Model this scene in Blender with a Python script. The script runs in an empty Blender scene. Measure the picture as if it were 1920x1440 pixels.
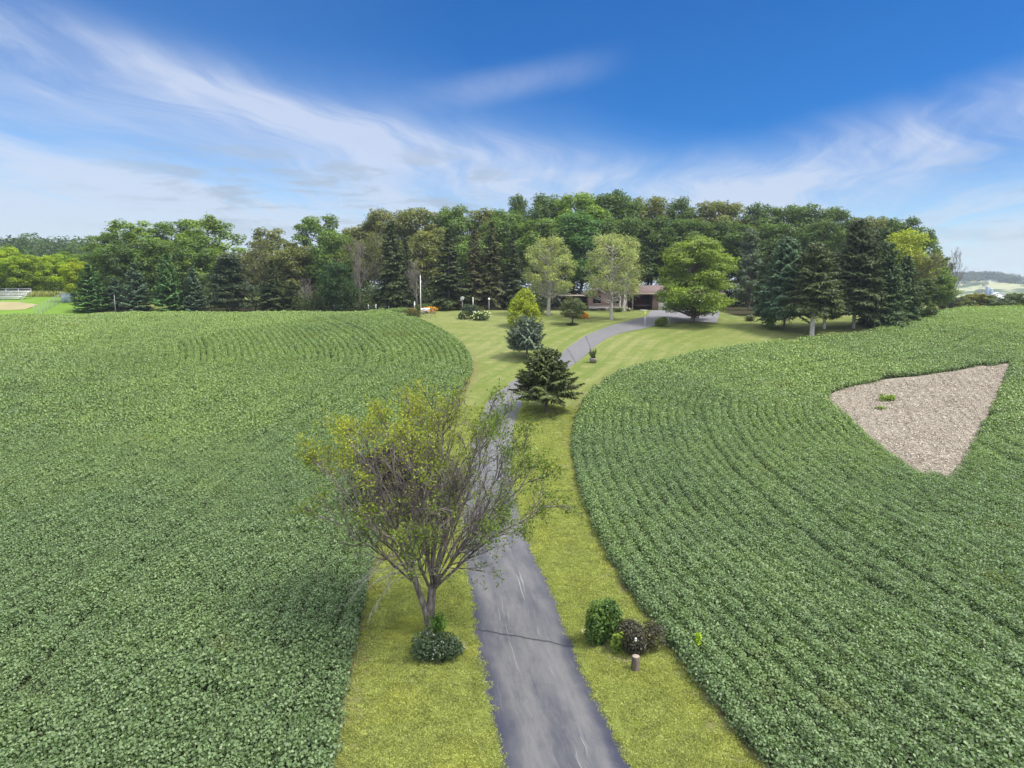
import bpy, math, random
import numpy as np
R = math.radians
# ------------------------------------------------------------------ camera, sky, sun, exposure
CAM_H, PITCH, F = 13.0, 7.8, 1280.0          # metres above the road foot, degrees down, focal length in photo pixels
scene = bpy.context.scene
cam = bpy.data.objects.new("camera", bpy.data.cameras.new("camera"))
scene.collection.objects.link(cam); scene.camera = cam
cam.location = (0, 0, CAM_H); cam.rotation_euler = (R(90 - PITCH), 0, 0)
cam.data.sensor_width = 36; cam.data.lens = 24; cam.data.clip_start = .5; cam.data.clip_end = 8000
scene.view_settings.view_transform = 'Standard'; scene.view_settings.look = 'None'
scene.view_settings.exposure = 1.45; scene.view_settings.gamma = 1; scene.view_settings.use_curve_mapping = False
scene.cycles.max_bounces = 6; scene.cycles.transparent_max_bounces = 8
scene.cycles.diffuse_bounces = 3; scene.cycles.glossy_bounces = 2; scene.cycles.transmission_bounces = 3
SUN_AZ, SUN_EL = 112, 58                     # azimuth clockwise from +Y
sl = bpy.data.lights.new("sun", 'SUN'); sl.energy = 2.1; sl.angle = R(14); sl.color = (1, .95, .86)
sun = bpy.data.objects.new("sun", sl); scene.collection.objects.link(sun)
sun.rotation_euler = (R(90 - SUN_EL), 0, R(180 - SUN_AZ))

# node expression helper
class E:
    def __init__(s, nt, out): s.nt, s.o = nt, out
    def _m(s, op, *a):
        n = s.nt.nodes.new('ShaderNodeMath'); n.operation = op
        for i, v in enumerate((s,) + a):
            if isinstance(v, E): s.nt.links.new(v.o, n.inputs[i])
            else: n.inputs[i].default_value = v
        return E(s.nt, n.outputs[0])
    def __add__(s, b): return s._m('ADD', b)
    def __radd__(s, b): return s._m('ADD', b)
    def __sub__(s, b): return s._m('SUBTRACT', b)
    def __rsub__(s, b): return (s * -1) + b
    def __mul__(s, b): return s._m('MULTIPLY', b)
    def __rmul__(s, b): return s._m('MULTIPLY', b)
    def __truediv__(s, b): return s._m('DIVIDE', b)
    def sin(s): return s._m('SINE')
    def abs(s): return s._m('ABSOLUTE')
    def pow(s, b): return s._m('POWER', b)
    def mx(s, b): return s._m('MAXIMUM', b)
    def mn(s, b): return s._m('MINIMUM', b)
    def clamp(s): return s.mx(0).mn(1)
    def atan2(s, b): return s._m('ARCTAN2', b)
    def asin(s): return s._m('ARCSINE')
    def exp(s): return s._m('EXPONENT')
    def ss(s, a, b, lo=0., hi=1.):
        n = s.nt.nodes.new('ShaderNodeMapRange'); n.interpolation_type = 'SMOOTHSTEP'
        s.nt.links.new(s.o, n.inputs[0])
        for i, v in zip((1, 2, 3, 4), (a, b, lo, hi)): n.inputs[i].default_value = v
        return E(s.nt, n.outputs[0])
class G:
    """wraps a node tree"""
    def __init__(s, nt): s.nt = nt
    def new(s, t, **k):
        n = s.nt.nodes.new(t)
        for a, b in k.items(): setattr(n, a, b)
        return n
    def link(s, a, b): s.nt.links.new(a.o if isinstance(a, E) else a, b)
    def attr(s, name):
        n = s.new('ShaderNodeAttribute', attribute_name=name); return E(s.nt, n.outputs['Fac'])
    def pos(s): return s.new('ShaderNodeNewGeometry').outputs['Position']
    def obj(s): return s.new('ShaderNodeTexCoord').outputs['Object']
    def sep(s, v):
        n = s.new('ShaderNodeSeparateXYZ'); s.link(v, n.inputs[0]); return [E(s.nt, o) for o in n.outputs]
    def comb(s, x, y, z):
        n = s.new('ShaderNodeCombineXYZ')
        for i, v in enumerate((x, y, z)):
            if isinstance(v, E): s.link(v, n.inputs[i])
            else: n.inputs[i].default_value = v
        return n.outputs[0]
    def scale(s, v, sc):
        n = s.new('ShaderNodeVectorMath', operation='MULTIPLY'); s.link(v, n.inputs[0]); n.inputs[1].default_value = sc
        return n.outputs[0]
    def noise(s, v, sc, det=3, rough=.55, dist=0):
        n = s.new('ShaderNodeTexNoise'); s.link(v, n.inputs['Vector'])
        n.inputs['Scale'].default_value = sc; n.inputs['Detail'].default_value = det
        n.inputs['Roughness'].default_value = rough; n.inputs['Distortion'].default_value = dist
        return E(s.nt, n.outputs[0])
    def mix(s, f, a, b, mode='MIX'):
        n = s.new('ShaderNodeMix', data_type='RGBA', blend_type=mode)
        for sock, v in ((n.inputs[0], f), (n.inputs[6], a), (n.inputs[7], b)):
            if isinstance(v, E): s.link(v, sock)
            elif isinstance(v, (tuple, list)): sock.default_value = tuple(v) + ((1,) if len(v) == 3 else ())
            elif isinstance(v, (int, float)): sock.default_value = v
            else: s.link(v, sock)
        return n.outputs[2]
    def bump(s, h, st, dist=.05):
        n = s.new('ShaderNodeBump'); s.link(h, n.inputs['Height']); n.inputs['Strength'].default_value = st
        n.inputs['Distance'].default_value = dist; return n.outputs[0]

def build_world():
    w = bpy.data.worlds.new("World"); scene.world = w; w.use_nodes = True
    nt = w.node_tree; nt.nodes.clear(); g = G(nt)
    sky = g.new('ShaderNodeTexSky', sky_type='NISHITA', sun_disc=False)
    sky.sun_elevation = R(SUN_EL); sky.sun_rotation = R(SUN_AZ); sky.altitude = 300
    sky.air_density = 1.0; sky.dust_density = .6; sky.ozone_density = 3.0
    d = g.new('ShaderNodeTexCoord').outputs['Generated']
    x, y, z = g.sep(d)
    az = x.atan2(y) * (180 / math.pi)          # degrees right of the view axis
    el = z.mn(1).mx(-1).asin() * (180 / math.pi)
    # clear-air colour: the photograph's polarised blue, deepest high and to the right
    deep = el.ss(1, 19) * .80 + az.ss(-32, 36) * .55 * el.ss(0, 12)
    tint = g.mix(deep.clamp(), (.70, .88, .98), (.012, .335, .70))
    base = g.mix(1.0, sky.outputs[0], tint, 'MULTIPLY')
    # high cloud laid out on a sheet above the land
    zz = z.mx(.012) + .10
    u = x / zz; v = y / zz
    def rot(a):
        c, s_ = math.cos(R(a)), math.sin(R(a))
        return (u * c - v * s_), (u * s_ + v * c)
    ua, va = rot(22)
    warp = g.noise(g.comb(u, v, 3.1), .55, 3)
    cir = g.noise(g.comb(ua * 1.0 + warp * 1.6, va * .20 + warp * .5, 0), 1.9, 9, .66)
    ub, vb = rot(6)
    cir2 = g.noise(g.comb(ub * 1.3 + warp * .8, vb * .16, 4.4), 2.6, 8, .62)
    soft = g.noise(g.comb(ua * .55 + warp, va * .16, 7.7), .9, 3, .5)
    # the broad band falling from upper left towards the wood, a fainter one climbing to the right
    bandc = el - (15.6 - (az + 32.5) * .17)
    bandc = bandc + (warp - .5) * 5
    band = (bandc / 2.1 * (bandc / 2.1) * -1).exp() * az.ss(22, -6)
    low = el.ss(11.5, 2.0)
    left = az.ss(14, -34) * el.ss(19, 8)
    right = (el - (7.6 + (az - 15) * .16)).abs().ss(4.6, .3) * az.ss(0, 20)
    wisp = (el - (16.0 + (az + 0) * .17)).abs().ss(1.8, 0.) * (az + 1).abs().ss(12, 1)
    cov = band * .85 + low * .95 + left * .60 + right * .72 + wisp * .26
    tex = cir.ss(.36, .66) * .75 + cir2.ss(.38, .66) * .40 + soft.ss(.3, .7) * .36
    dens = (cov * (tex + .18)).clamp()
    wcol = g.mix(low, (.66, .735, .89), (.64, .69, .77))
    wc = g.mix(1.0, wcol, (5.6, 5.6, 5.6), 'MULTIPLY')
    c1 = g.mix(dens * .80, base, wc)
    # small grey flat clouds low on the left and right
    puff = g.noise(g.comb(az * .10, el * .50, 1.3), 1.6, 7, .62, .3).ss(.47, .63) * (el - 7.5).abs().ss(5.2, .8) * (az + 14).abs().ss(24, 6)
    puff2 = g.noise(g.comb(az * .10, el * .42, 5.3), 1.5, 5, .6).ss(.5, .66) * (el - 6.5).abs().ss(6, 1) * az.ss(27, 35)
    c1 = g.mix((puff * .8 + puff2 * .55).clamp(), c1, (2.25, 2.75, 3.35))
    # unseen bright cloud added overhead and behind the viewer as soft fill light
    fill_deck = (el.ss(27, 46).mx(az.abs().ss(60, 105) * el.ss(4, 20))) * (cir * .6 + .55)
    c2 = g.mix(fill_deck.clamp() * .92, c1, (11.5, 11.8, 12.4))
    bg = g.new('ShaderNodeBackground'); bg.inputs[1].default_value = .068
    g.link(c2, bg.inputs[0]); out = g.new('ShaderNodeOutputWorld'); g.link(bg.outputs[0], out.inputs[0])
build_world()

# ------------------------------------------------------------------ helpers
rng = np.random.default_rng(11)
COL = scene.collection
def mesh(name, verts, faces, attrs=None, mats=None, smooth=False):
    """verts (n,3); faces: (m,k) array or list of lists"""
    me = bpy.data.meshes.new(name)
    verts = np.asarray(verts, np.float32)
    if isinstance(faces, np.ndarray):
        m, k = faces.shape; loops = faces.ravel(); starts = np.arange(m) * k; tot = np.full(m, k)
    else:
        tot = np.array([len(f) for f in faces]); loops = np.concatenate([np.asarray(f) for f in faces])
        starts = np.concatenate([[0], np.cumsum(tot)[:-1]]); m = len(tot)
    me.vertices.add(len(verts)); me.vertices.foreach_set('co', verts.ravel())
    me.loops.add(len(loops)); me.loops.foreach_set('vertex_index', loops.astype(np.int32))
    me.polygons.add(m); me.polygons.foreach_set('loop_start', starts.astype(np.int32))
    me.polygons.foreach_set('loop_total', tot.astype(np.int32))
    if smooth: me.polygons.foreach_set('use_smooth', np.ones(m, bool))
    for an, (dom, arr) in (attrs or {}).items():
        a = me.attributes.new(an, 'FLOAT', dom); a.data.foreach_set('value', np.asarray(arr, np.float32))
    me.update(calc_edges=True); me.validate()
    for mt in (mats or []): me.materials.append(mt)
    return me
def put(name, me, parent=None, loc=None, color=None):
    o = bpy.data.objects.new(name, me); COL.objects.link(o)
    if parent is not None: o.parent = parent
    if loc is not None: o.location = loc
    if color is not None: o.color = tuple(color) + (1,)
    return o
def tag(o, label=None, cat=None, group=None, kind=None):
    if label: o['label'] = label
    if cat: o['category'] = cat
    if group: o['group'] = group
    if kind: o['kind'] = kind
    return o
def thing(name, label, cat, loc=(0, 0, 0), rz=0, group=None):
    o = bpy.data.objects.new(name, None); COL.objects.link(o); o.empty_display_size = .3
    o.location = loc; o.rotation_euler = (0, 0, rz)
    return tag(o, label, cat, group)
class MB:
    """collects boxes, prisms and tubes into one mesh"""
    def __init__(s): s.v, s.f, s.n = [], [], 0
    def add(s, v, f):
        v = np.asarray(v, float); s.v.append(v); s.f += [[i + s.n for i in q] for q in f]; s.n += len(v); return s
    def box(s, x0, x1, y0, y1, z0, z1, bev=0):
        v = [(x, y, z) for z in (z0, z1) for x, y in ((x0, y0), (x1, y0), (x1, y1), (x0, y1))]
        return s.add(v, [(3, 2, 1, 0), (4, 5, 6, 7), (0, 1, 5, 4), (1, 2, 6, 5), (2, 3, 7, 6), (3, 0, 4, 7)])
    def tube(s, pts, rad, sides=6, cap=True):
        v, f = tube_arrays(np.asarray(pts, float), rad, sides, cap); return s.add(v, f)
    def prism(s, poly, axis, a, b):
        """extrude a 2-D polygon (list of (p,q)) along axis 'x' or 'y' between a and b"""
        n = len(poly); mk = (lambda t, p, q: (t, p, q)) if axis == 'x' else (lambda t, p, q: (p, t, q))
        v = [mk(t, p, q) for t in (a, b) for p, q in poly]
        f = [tuple(range(n)), tuple(range(2 * n - 1, n - 1, -1))] + [(i, n + i, n + (i + 1) % n, (i + 1) % n) for i in range(n)]
        return s.add(v, f)
    def build(s, name, mat, parent=None, loc=None, smooth=False, color=None):
        me = mesh(name, np.concatenate(s.v), s.f, mats=[mat], smooth=smooth)
        return put(name, me, parent, loc, color)
def tube_arrays(pts, rad, sides, cap=True):
    k = len(pts); rad = np.broadcast_to(np.asarray(rad, float), (k,))
    t = np.gradient(pts, axis=0); t /= np.linalg.norm(t, axis=1, keepdims=True) + 1e-9
    ref = np.where(np.abs(t[:, 2:3]) > .9, np.array([[1., 0, 0]]), np.array([[0, 0, 1.]]))
    a = np.cross(t, ref); a /= np.linalg.norm(a, axis=1, keepdims=True) + 1e-9
    b = np.cross(t, a)
    th = np.arange(sides) * 2 * np.pi / sides
    ring = pts[:, None] + rad[:, None, None] * (np.cos(th)[None, :, None] * a[:, None] + np.sin(th)[None, :, None] * b[:, None])
    v = ring.reshape(-1, 3); f = []
    for i in range(k - 1):
        for j in range(sides):
            j2 = (j + 1) % sides; f.append((i * sides + j, i * sides + j2, (i + 1) * sides + j2, (i + 1) * sides + j))
    if cap: f.append(tuple(range(sides))[::-1]); f.append(tuple((k - 1) * sides + j for j in range(sides)))
    return v, f
def unit(a): return a / (np.linalg.norm(a, axis=-1, keepdims=True) + 1e-9)
def leaf_arrays(c, n, L, W, r, tdir=None, bend=.18):
    """diamond leaves, centres c, normals n; returns verts, faces"""
    m = len(c); n = unit(n)
    t = r.normal(size=(m, 3)) if tdir is None else tdir + r.normal(size=(m, 3)) * .15
    t = unit(t - (t * n).sum(1, keepdims=True) * n); b = np.cross(n, t)
    L = np.broadcast_to(L, (m,))[:, None]; W = np.broadcast_to(W, (m,))[:, None]
    v = np.stack([c - t * L / 2 - n * L * bend, c + b * W / 2, c + t * L / 2 - n * L * bend, c - b * W / 2], 1).reshape(-1, 3)
    return v, np.arange(m * 4).reshape(m, 4)

# pixel <-> world
th0 = R(PITCH); cT, sT = math.cos(th0), math.sin(th0)
def at(px, Y, z=10.):
    """world x of photo column px at distance Y"""
    return (px - 960) / F * (Y * cT + (CAM_H - z) * sT)
def ztop(py, Y):
    """height of photo row py at distance Y"""
    a = th0 + math.atan((py - 720) / F); return CAM_H - Y * math.tan(a)
_py = np.array([-400, -60, 20, 35, 47, 60, 80, 96, 108, 118, 126, 140, 170, 400, 700, 1200, 2500, 7000.])
_pz = np.array([0, 0, 0, .25, .95, 2.1, 5.1, 7.75, 8.95, 9.45, 9.6, 9.7, 9.8, 6, 2, -2, -6, -10.])
_ty = np.arange(-400, 7000, .5); _tz = np.interp(_ty, _py, _pz)
_k = np.exp(-.5 * (np.arange(-16, 17) / 7.) ** 2); _k /= _k.sum(); _tz = np.convolve(np.pad(_tz, 16, 'edge'), _k, 'valid')
def sst(x, a, b):
    t = np.clip((x - a) / (b - a), 0, 1); return t * t * (3 - 2 * t)
def hz(x, y):
    x = np.asarray(x, float); y = np.asarray(y, float)
    z = np.interp(y, _ty, _tz)
    far = sst(y, 60, 112)
    z = z - .75 * far * sst(-x, 14, 30) * sst(-y, -135, -121) - .35 * far * sst(x, 60, 85)
    z = z + .06 * np.sin(x * .31 + 1) * np.sin(y * .23) + .03 * np.sin(x * .9 + y * .4)
    z = z + 1.9 * sst(-x, 58, 75) * sst(y, 122, 150)
    # wooded hill far left, low farmed hill far right
    z = z + 21 * sst(y, 200, 380) * sst(-x, 60, 300) * (1 - .35 * sst(y, 700, 1100))
    z = z + 34 * np.exp(-((x - 985) / 105) ** 2 - ((y - 1500) / 260) ** 2) + 19 * np.exp(-((x - 1120) / 190) ** 2 - ((y - 1560) / 300) ** 2)
    z = z + 22 * np.exp(-((x + 900) / 900) ** 2 - ((y - 2600) / 600) ** 2)
    return z
def P(px, py, lo=6, hi=260):
    d = np.array([(px - 960) / F, cT - (py - 720) / F * sT * 1.0, -sT - (py - 720) / F * cT])
    t = np.linspace(lo, hi, 6000); q = np.array([0, 0, CAM_H])[None] + t[:, None] * d[None]
    below = q[:, 2] < hz(q[:, 0], q[:, 1])
    i = int(np.argmax(below)) if below.any() else int(np.argmin(np.abs(q[:, 1] - 121)))
    return np.array([q[i, 0], q[i, 1], float(hz(q[i, 0], q[i, 1]))])
def ground(x, y, dz=0): return (float(x), float(y), float(hz(x, y)) + dz)
def spline(pts, n=12):
    p = np.asarray(pts, float); p = np.vstack([2 * p[0] - p[1], p, 2 * p[-1] - p[-2]]); out = []
    for i in range(1, len(p) - 2):
        t = np.linspace(0, 1, n, endpoint=False)[:, None]
        out.append(.5 * ((2 * p[i]) + (-p[i - 1] + p[i + 1]) * t + (2 * p[i - 1] - 5 * p[i] + 4 * p[i + 1] - p[i + 2]) * t ** 2 + (-p[i - 1] + 3 * p[i] - 3 * p[i + 1] + p[i + 2]) * t ** 3))
    out.append(p[-2][None]); return np.vstack(out)
def dist_poly(q, line, closed=False, chunk=20000):
    """unsigned distance, nearest point"""
    a = line if not closed else np.vstack([line, line[:1]]); s0, s1 = a[:-1], a[1:]; dv = s1 - s0; dd = (dv ** 2).sum(1) + 1e-9
    D = np.empty(len(q)); N = np.empty((len(q), 2))
    for k in range(0, len(q), chunk):
        p = q[k:k + chunk]; t = np.clip(((p[:, None] - s0) * dv).sum(2) / dd, 0, 1); c = s0 + t[..., None] * dv
        e = np.linalg.norm(p[:, None] - c, axis=2); j = e.argmin(1); r_ = np.arange(len(p)); D[k:k + chunk] = e[r_, j]; N[k:k + chunk] = c[r_, j]
    return D, N
def inside(q, poly):
    x, y = q[:, 0], q[:, 1]; r = np.zeros(len(q), bool); a = poly; b = np.roll(poly, -1, 0)
    for (x0, y0), (x1, y1) in zip(a, b):
        if y0 == y1: continue
        c = ((y0 > y) != (y1 > y)) & (x < (x1 - x0) * (y - y0) / (y1 - y0) + x0); r ^= c
    return r

# ------------------------------------------------------------------ materials
def mat(name):
    m = bpy.data.materials.new(name); m.use_nodes = True; nt = m.node_tree; nt.nodes.clear(); g = G(nt)
    bs = g.new('ShaderNodeBsdfPrincipled'); out = g.new('ShaderNodeOutputMaterial'); g.link(bs.outputs[0], out.inputs[0])
    bs.inputs['Specular IOR Level'].default_value = .35
    return m, g, bs, out
def plain(name, col, rough=.7, var=.15, sc=3., metal=0, bump=0):
    m, g, bs, out = mat(name)
    n = g.noise(g.obj(), sc, 4); c = g.mix(n, tuple(v * (1 - var) for v in col), tuple(min(1, v * (1 + var)) for v in col))
    g.link(c, bs.inputs['Base Color']); bs.inputs['Roughness'].default_value = rough; bs.inputs['Metallic'].default_value = metal
    if bump: g.link(g.bump(g.noise(g.obj(), sc * 4, 4), bump), bs.inputs['Normal'])
    return m
def leaf_mat(name, trans=.35, rough=.5, yel=(1.5, 1.25, .5), spec=.35, zone=.12, amb=1.0):
    """base colour is the object's own colour, varied leaf by leaf and clump by clump"""
    m, g, bs, out = mat(name)
    oi = g.new('ShaderNodeObjectInfo'); t = g.attr('tint'); n = g.noise(g.pos(), zone * 4, 3)
    n2 = g.noise(g.pos(), zone * 14, 2)
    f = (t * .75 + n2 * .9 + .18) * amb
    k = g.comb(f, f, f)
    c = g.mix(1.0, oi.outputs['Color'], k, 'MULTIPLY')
    c = g.mix((n.ss(.45, .75) * .5 + t.ss(.75, 1.) * .25), c, g.mix(1.0, c, yel, 'MULTIPLY'))
    g.link(c, bs.inputs['Base Color']); bs.inputs['Roughness'].default_value = rough; bs.inputs['Specular IOR Level'].default_value = spec
    tr = g.new('ShaderNodeBsdfTranslucent'); g.link(g.mix(1.0, c, (1.3, 1.4, .5), 'MULTIPLY'), tr.inputs[0])
    mx = g.new('ShaderNodeMixShader'); mx.inputs[0].default_value = trans
    g.link(bs.outputs[0], mx.inputs[1]); g.link(tr.outputs[0], mx.inputs[2]); g.link(mx.outputs[0], out.inputs[0])
    return m
M_LEAF = leaf_mat('foliage')
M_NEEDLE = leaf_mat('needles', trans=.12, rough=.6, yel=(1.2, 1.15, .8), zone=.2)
def bark_mat(name, a, b, sc=6.):
    m, g, bs, out = mat(name); n = g.noise(g.scale(g.obj(), (1, 1, .25)), sc, 5, .65)
    g.link(g.mix(n.ss(.3, .7), a, b), bs.inputs['Base Color']); bs.inputs['Roughness'].default_value = .9
    g.link(g.bump(n, .6, .04), bs.inputs['Normal']); return m
M_BARK = bark_mat('bark', (.055, .045, .035), (.17, .14, .11))
M_PALE = bark_mat('pale_bark', (.20, .18, .16), (.46, .43, .39), 9)
M_GREY = bark_mat('grey_bark', (.10, .085, .075), (.30, .265, .24), 9)
M_BIRCH = bark_mat('birch_bark', (.35, .32, .28), (.75, .72, .68), 9)
# ------------------------------------------------------------------ layout read from the photograph, laid on the ground
roadL = [(935,1440),(910,1330),(897,1250),(886,1204),(876,1120),(866,1050),(862,1000),(864,950),(870,900),(877,850),(890,800),(911,753),(938,730),(975,708),(1018,684),(1051,664),(1076,644),(1113,623),(1163,606),(1200,597),(1222,588)]
roadR = [(1190,1440),(1140,1340),(1103,1260),(1078,1204),(1046,1120),(1012,1050),(990,1000),(976,950),(966,900),(964,850),(968,800),(986,753),(1010,728),(1038,706),(1066,690),(1091,672),(1120,647),(1152,629),(1200,618),(1228,611),(1262,606)]
L3 = np.array([P(*p) for p in roadL])[:, :2]; R3 = np.array([P(*p) for p in roadR])[:, :2]
L3 = np.vstack([L3[0] + (L3[0] - L3[1]) * 6, L3]); R3 = np.vstack([R3[0] + (R3[0] - R3[1]) * 6, R3])
LS, RS = spline(L3, 14), spline(R3, 14); CL = (LS + RS) / 2
bL = [(620,1440),(640,1340),(660,1240),(680,1130),(697,1060),(712,1000),(738,930),(772,860),(815,800),(852,752),(876,716),(886,694),(880,670),(862,648),(832,626),(795,607),(752,594),(712,588)]
bL3 = np.array([P(*p) for p in bL])[:, :2]
BL = spline(np.vstack([bL3[0] + (bL3[0] - bL3[1]) * 4, bL3]), 8)
BL = np.vstack([BL, [[at(765, 116), 116.5], [at(755, 119.5), 119.5], [-30, 120.5], [-66, 119], [-75, 113], [-140, 112]]])
polyL = np.vstack([BL, [[-150, 100], [-150, -8], [BL[0, 0], -8]]])
bR = [(1432,1440),(1368,1360),(1300,1270),(1240,1190),(1182,1110),(1140,1040),(1104,960),(1080,885),(1076,830),(1086,776),(1114,735),(1160,703),(1240,682),(1340,662),(1440,647),(1560,636),(1640,622),(1700,605),(1750,592)]
bR3 = np.array([P(*p) for p in bR])[:, :2]
BR = spline(np.vstack([bR3[0] + (bR3[0] - bR3[1]) * 4, bR3]), 8)
BR = np.vstack([BR, [[at(1790, 122), 122], [at(1800, 133), 133]]])
polyR = np.vstack([BR, [[160, 135], [160, -8], [BR[0, 0], -8]]])
pt = [(1556,752),(1563,741),(1582,731),(1660,714),(1780,699),(1893,684),(1868,745),(1838,802),(1808,862),(1776,908),(1738,893),(1680,858),(1620,812),(1575,775)]
PT = np.array([P(*p) for p in pt])[:, :2]
print('house ground', P(1160, 583), 'boundary ends', BL[-8], BR[-3], 'patch', PT.min(0), PT.max(0), 'tree', P(805, 1190))

# ------------------------------------------------------------------ ground, lawn, field soil
def axis(lo, hi, step, outer):
    a = list(np.arange(lo, hi + 1e-6, step)); s = step; x = hi
    while x < outer: s *= 1.16; x += s; a.append(x)
    s = step; x = lo
    while x > -outer if lo <= 0 else False: s *= 1.16; x -= s; a.insert(0, x)
    return np.array(a)
gx = axis(-100, 100, .5, 5200); gy = axis(-6, 150, .5, 6800); gy = gy[gy > -120]
XX, YY = np.meshgrid(gx, gy); ZZ = hz(XX, YY); nx, ny = len(gx), len(gy)
Q = np.c_[XX.ravel(), YY.ravel()]
near = (np.abs(Q[:, 0]) < 170) & (Q[:, 1] < 160) & (Q[:, 1] > -20)
dF = np.full(len(Q), 60.); dC = np.full(len(Q), 60.); dP = np.full(len(Q), 60.)
qn = Q[near]
dl, _ = dist_poly(qn, polyL, True); dr, _ = dist_poly(qn, polyR, True); dc, _ = dist_poly(qn, CL)
inL, inR = inside(qn, polyL), inside(qn, polyR)
sd = np.where(inL | inR, -np.minimum(dl, dr), np.minimum(dl, dr)); dF[near] = sd; dC[near] = dc
wdm = sst(Q[:, 1], 119.5, 123) * sst(Q[:, 0], -62, -58) * (1 - sst(Q[:, 0], at(1100, 123), at(1108, 123))) \
    + sst(Q[:, 1], 133, 137) * sst(Q[:, 0], 8, 12) * (1 - sst(Q[:, 0], 78, 82)) \
    + sst(Q[:, 1] - (Q[:, 0] - at(1380, 107)) * .12, 106, 111) * sst(Q[:, 0], at(1380, 107), at(1400, 107)) * (1 - sst(Q[:, 0], at(1770, 120), at(1790, 120)))
wdm = np.clip(wdm, 0, 1)
idx = np.arange(nx * ny).reshape(ny, nx)
quads = np.stack([idx[:-1, :-1], idx[:-1, 1:], idx[1:, 1:], idx[1:, :-1]], -1).reshape(-1, 4)
cc = (Q[quads[:, 0]] + Q[quads[:, 2]]) / 2
qs = dF[quads].mean(1)
isfield = qs < 0
islawn = (~isfield) & (cc[:, 1] < 150) & (cc[:, 0] > -62) & (cc[:, 0] < 85) & (cc[:, 1] > -8)
allv = np.c_[Q, ZZ.ravel()]
def sub(name, mask, m, **k):
    f = quads[mask]; u, inv = np.unique(f, return_inverse=True)
    at_ = {n: ('POINT', a[u]) for n, a in (('dF', dF), ('dC', dC), ('wd', wdm))}
    return tag(put(name, mesh(name, allv[u], inv.reshape(-1, 4), at_, [m], True)), **k)
def ground_mat():
    m, g, bs, out = mat('ground'); p = g.pos(); x, y, z = g.sep(p)
    dF_, dC_, wd = g.attr('dF'), g.attr('dC'), g.attr('wd')
    fine = g.noise(p, 7., 5, .65); mid = g.noise(p, .9, 4, .6); big = g.noise(p, .12, 3, .55)
    streak = g.noise(g.comb(dC_ * 2.2, y * .16, x * .04), 1., 3, .6)
    gcol = g.mix(big.ss(.3, .7), (.130, .160, .035), (.205, .212, .080))
    gcol = g.mix(mid.ss(.38, .72) * .6, gcol, (.245, .235, .10))
    gcol = g.mix(streak.ss(.45, .7) * .45, gcol, (.085, .13, .02))
    stripe = ((dC_ * 2 * math.pi / 2.1 + mid * 1.6).sin() * .5 + .5).ss(.3, .7) * dC_.ss(24, 5) * y.ss(14, 60)
    gcol = g.mix(stripe * .42, gcol, (.085, .135, .022))
    st2 = ((x * .35 + y * 1.7 + mid * 2.2 + big * 5).sin() * .5 + .5).ss(.35, .65) * dC_.ss(6, 16); gcol = g.mix(st2 * .25, gcol, (.10, .15, .03))
    tm = g.noise(p, 2.6, 5, .7); gcol = g.mix(tm.ss(.48, .7) * .5, gcol, (.08, .12, .025))
    gcol = g.mix(fine.ss(.35, .75) * .45, gcol, (.08, .11, .02))
    hs = g.noise(g.comb(x * .35 + mid * 1.2, y * 1.3 + mid, 0), 1., 4, .65)
    gcol = g.mix(hs.ss(.52, .7) * .45, gcol, (.115, .155, .03)); gcol = g.mix(hs.ss(.45, .3) * .4, gcol, (.28, .265, .13))
    gcol = g.mix(g.noise(p, 2.3, 4, .7).ss(.6, .8) * .4, gcol, (.26, .22, .09))
    edge = (dF_ + (mid - .5) * 1.1 + (fine - .5) * .5)
    dry = edge.ss(1.5, .2)
    gcol = g.mix(dry * .5, gcol, (.155, .135, .06))
    soil = g.mix(fine, (.022, .026, .012), (.06, .058, .03))
    gcol = g.mix(edge.ss(.12, -.25), gcol, soil)
    litter = g.mix(fine, (.02, .02, .008), (.055, .05, .02))
    gcol = g.mix((wd + (mid - .5) * .5).ss(.3, .7), gcol, litter)
    gcol = g.mix((y * 1.).ss(560, 700) * 1.0, gcol, g.mix(g.noise(p, .012, 4, .5).ss(.46, .54), (.055, .09, .03), (.30, .31, .17)))
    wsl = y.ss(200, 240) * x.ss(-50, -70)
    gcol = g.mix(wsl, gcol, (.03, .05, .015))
    g.link(gcol, bs.inputs['Base Color']); bs.inputs['Roughness'].default_value = .95; bs.inputs['Specular IOR Level'].default_value = .15
    g.link(g.bump(g.noise(p, 14, 4, .7) + mid * .8, .7, .06), bs.inputs['Normal'])
    return m
M_GROUND = ground_mat()
sub('field_soil', isfield, M_GROUND, kind='structure')
sub('lawn', islawn, M_GROUND, kind='structure')
sub('ground', (~isfield) & (~islawn), M_GROUND, kind='structure')

def strip(name, A, B, dz, m, cols=10, jit=0.):
    A, B = A.copy(), B.copy()
    if jit:
        r = np.random.default_rng(5); s = np.linalg.norm(np.diff(A, axis=0, prepend=A[:1]), axis=1).cumsum()
        for C, ph in ((A, 0), (B, 40)):
            w = np.interp(s, np.arange(0, 400, .45), r.normal(size=889)) * jit
            C += w[:, None] * unit(B - A)
    t = np.linspace(0, 1, cols + 1)[None, :, None]; g_ = A[:, None] * (1 - t) + B[:, None] * t
    v = np.dstack([g_, hz(g_[..., 0], g_[..., 1]) + dz + .03 * np.sin(t[..., 0] * np.pi)]).reshape(-1, 3)
    i = np.arange(len(A) * (cols + 1)).reshape(len(A), -1)
    f = np.stack([i[:-1, :-1], i[:-1, 1:], i[1:, 1:], i[1:, :-1]], -1).reshape(-1, 4)
    s = np.linalg.norm(np.diff(CL, axis=0, prepend=CL[:1]), axis=1).cumsum()
    at_ = {'rv': ('POINT', np.repeat(s, cols + 1)), 'ru': ('POINT', np.tile(np.linspace(0, 1, cols + 1), len(A)))} if len(A) == len(CL) else {}
    return put(name, mesh(name, v, f, at_, [m], True))
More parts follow.
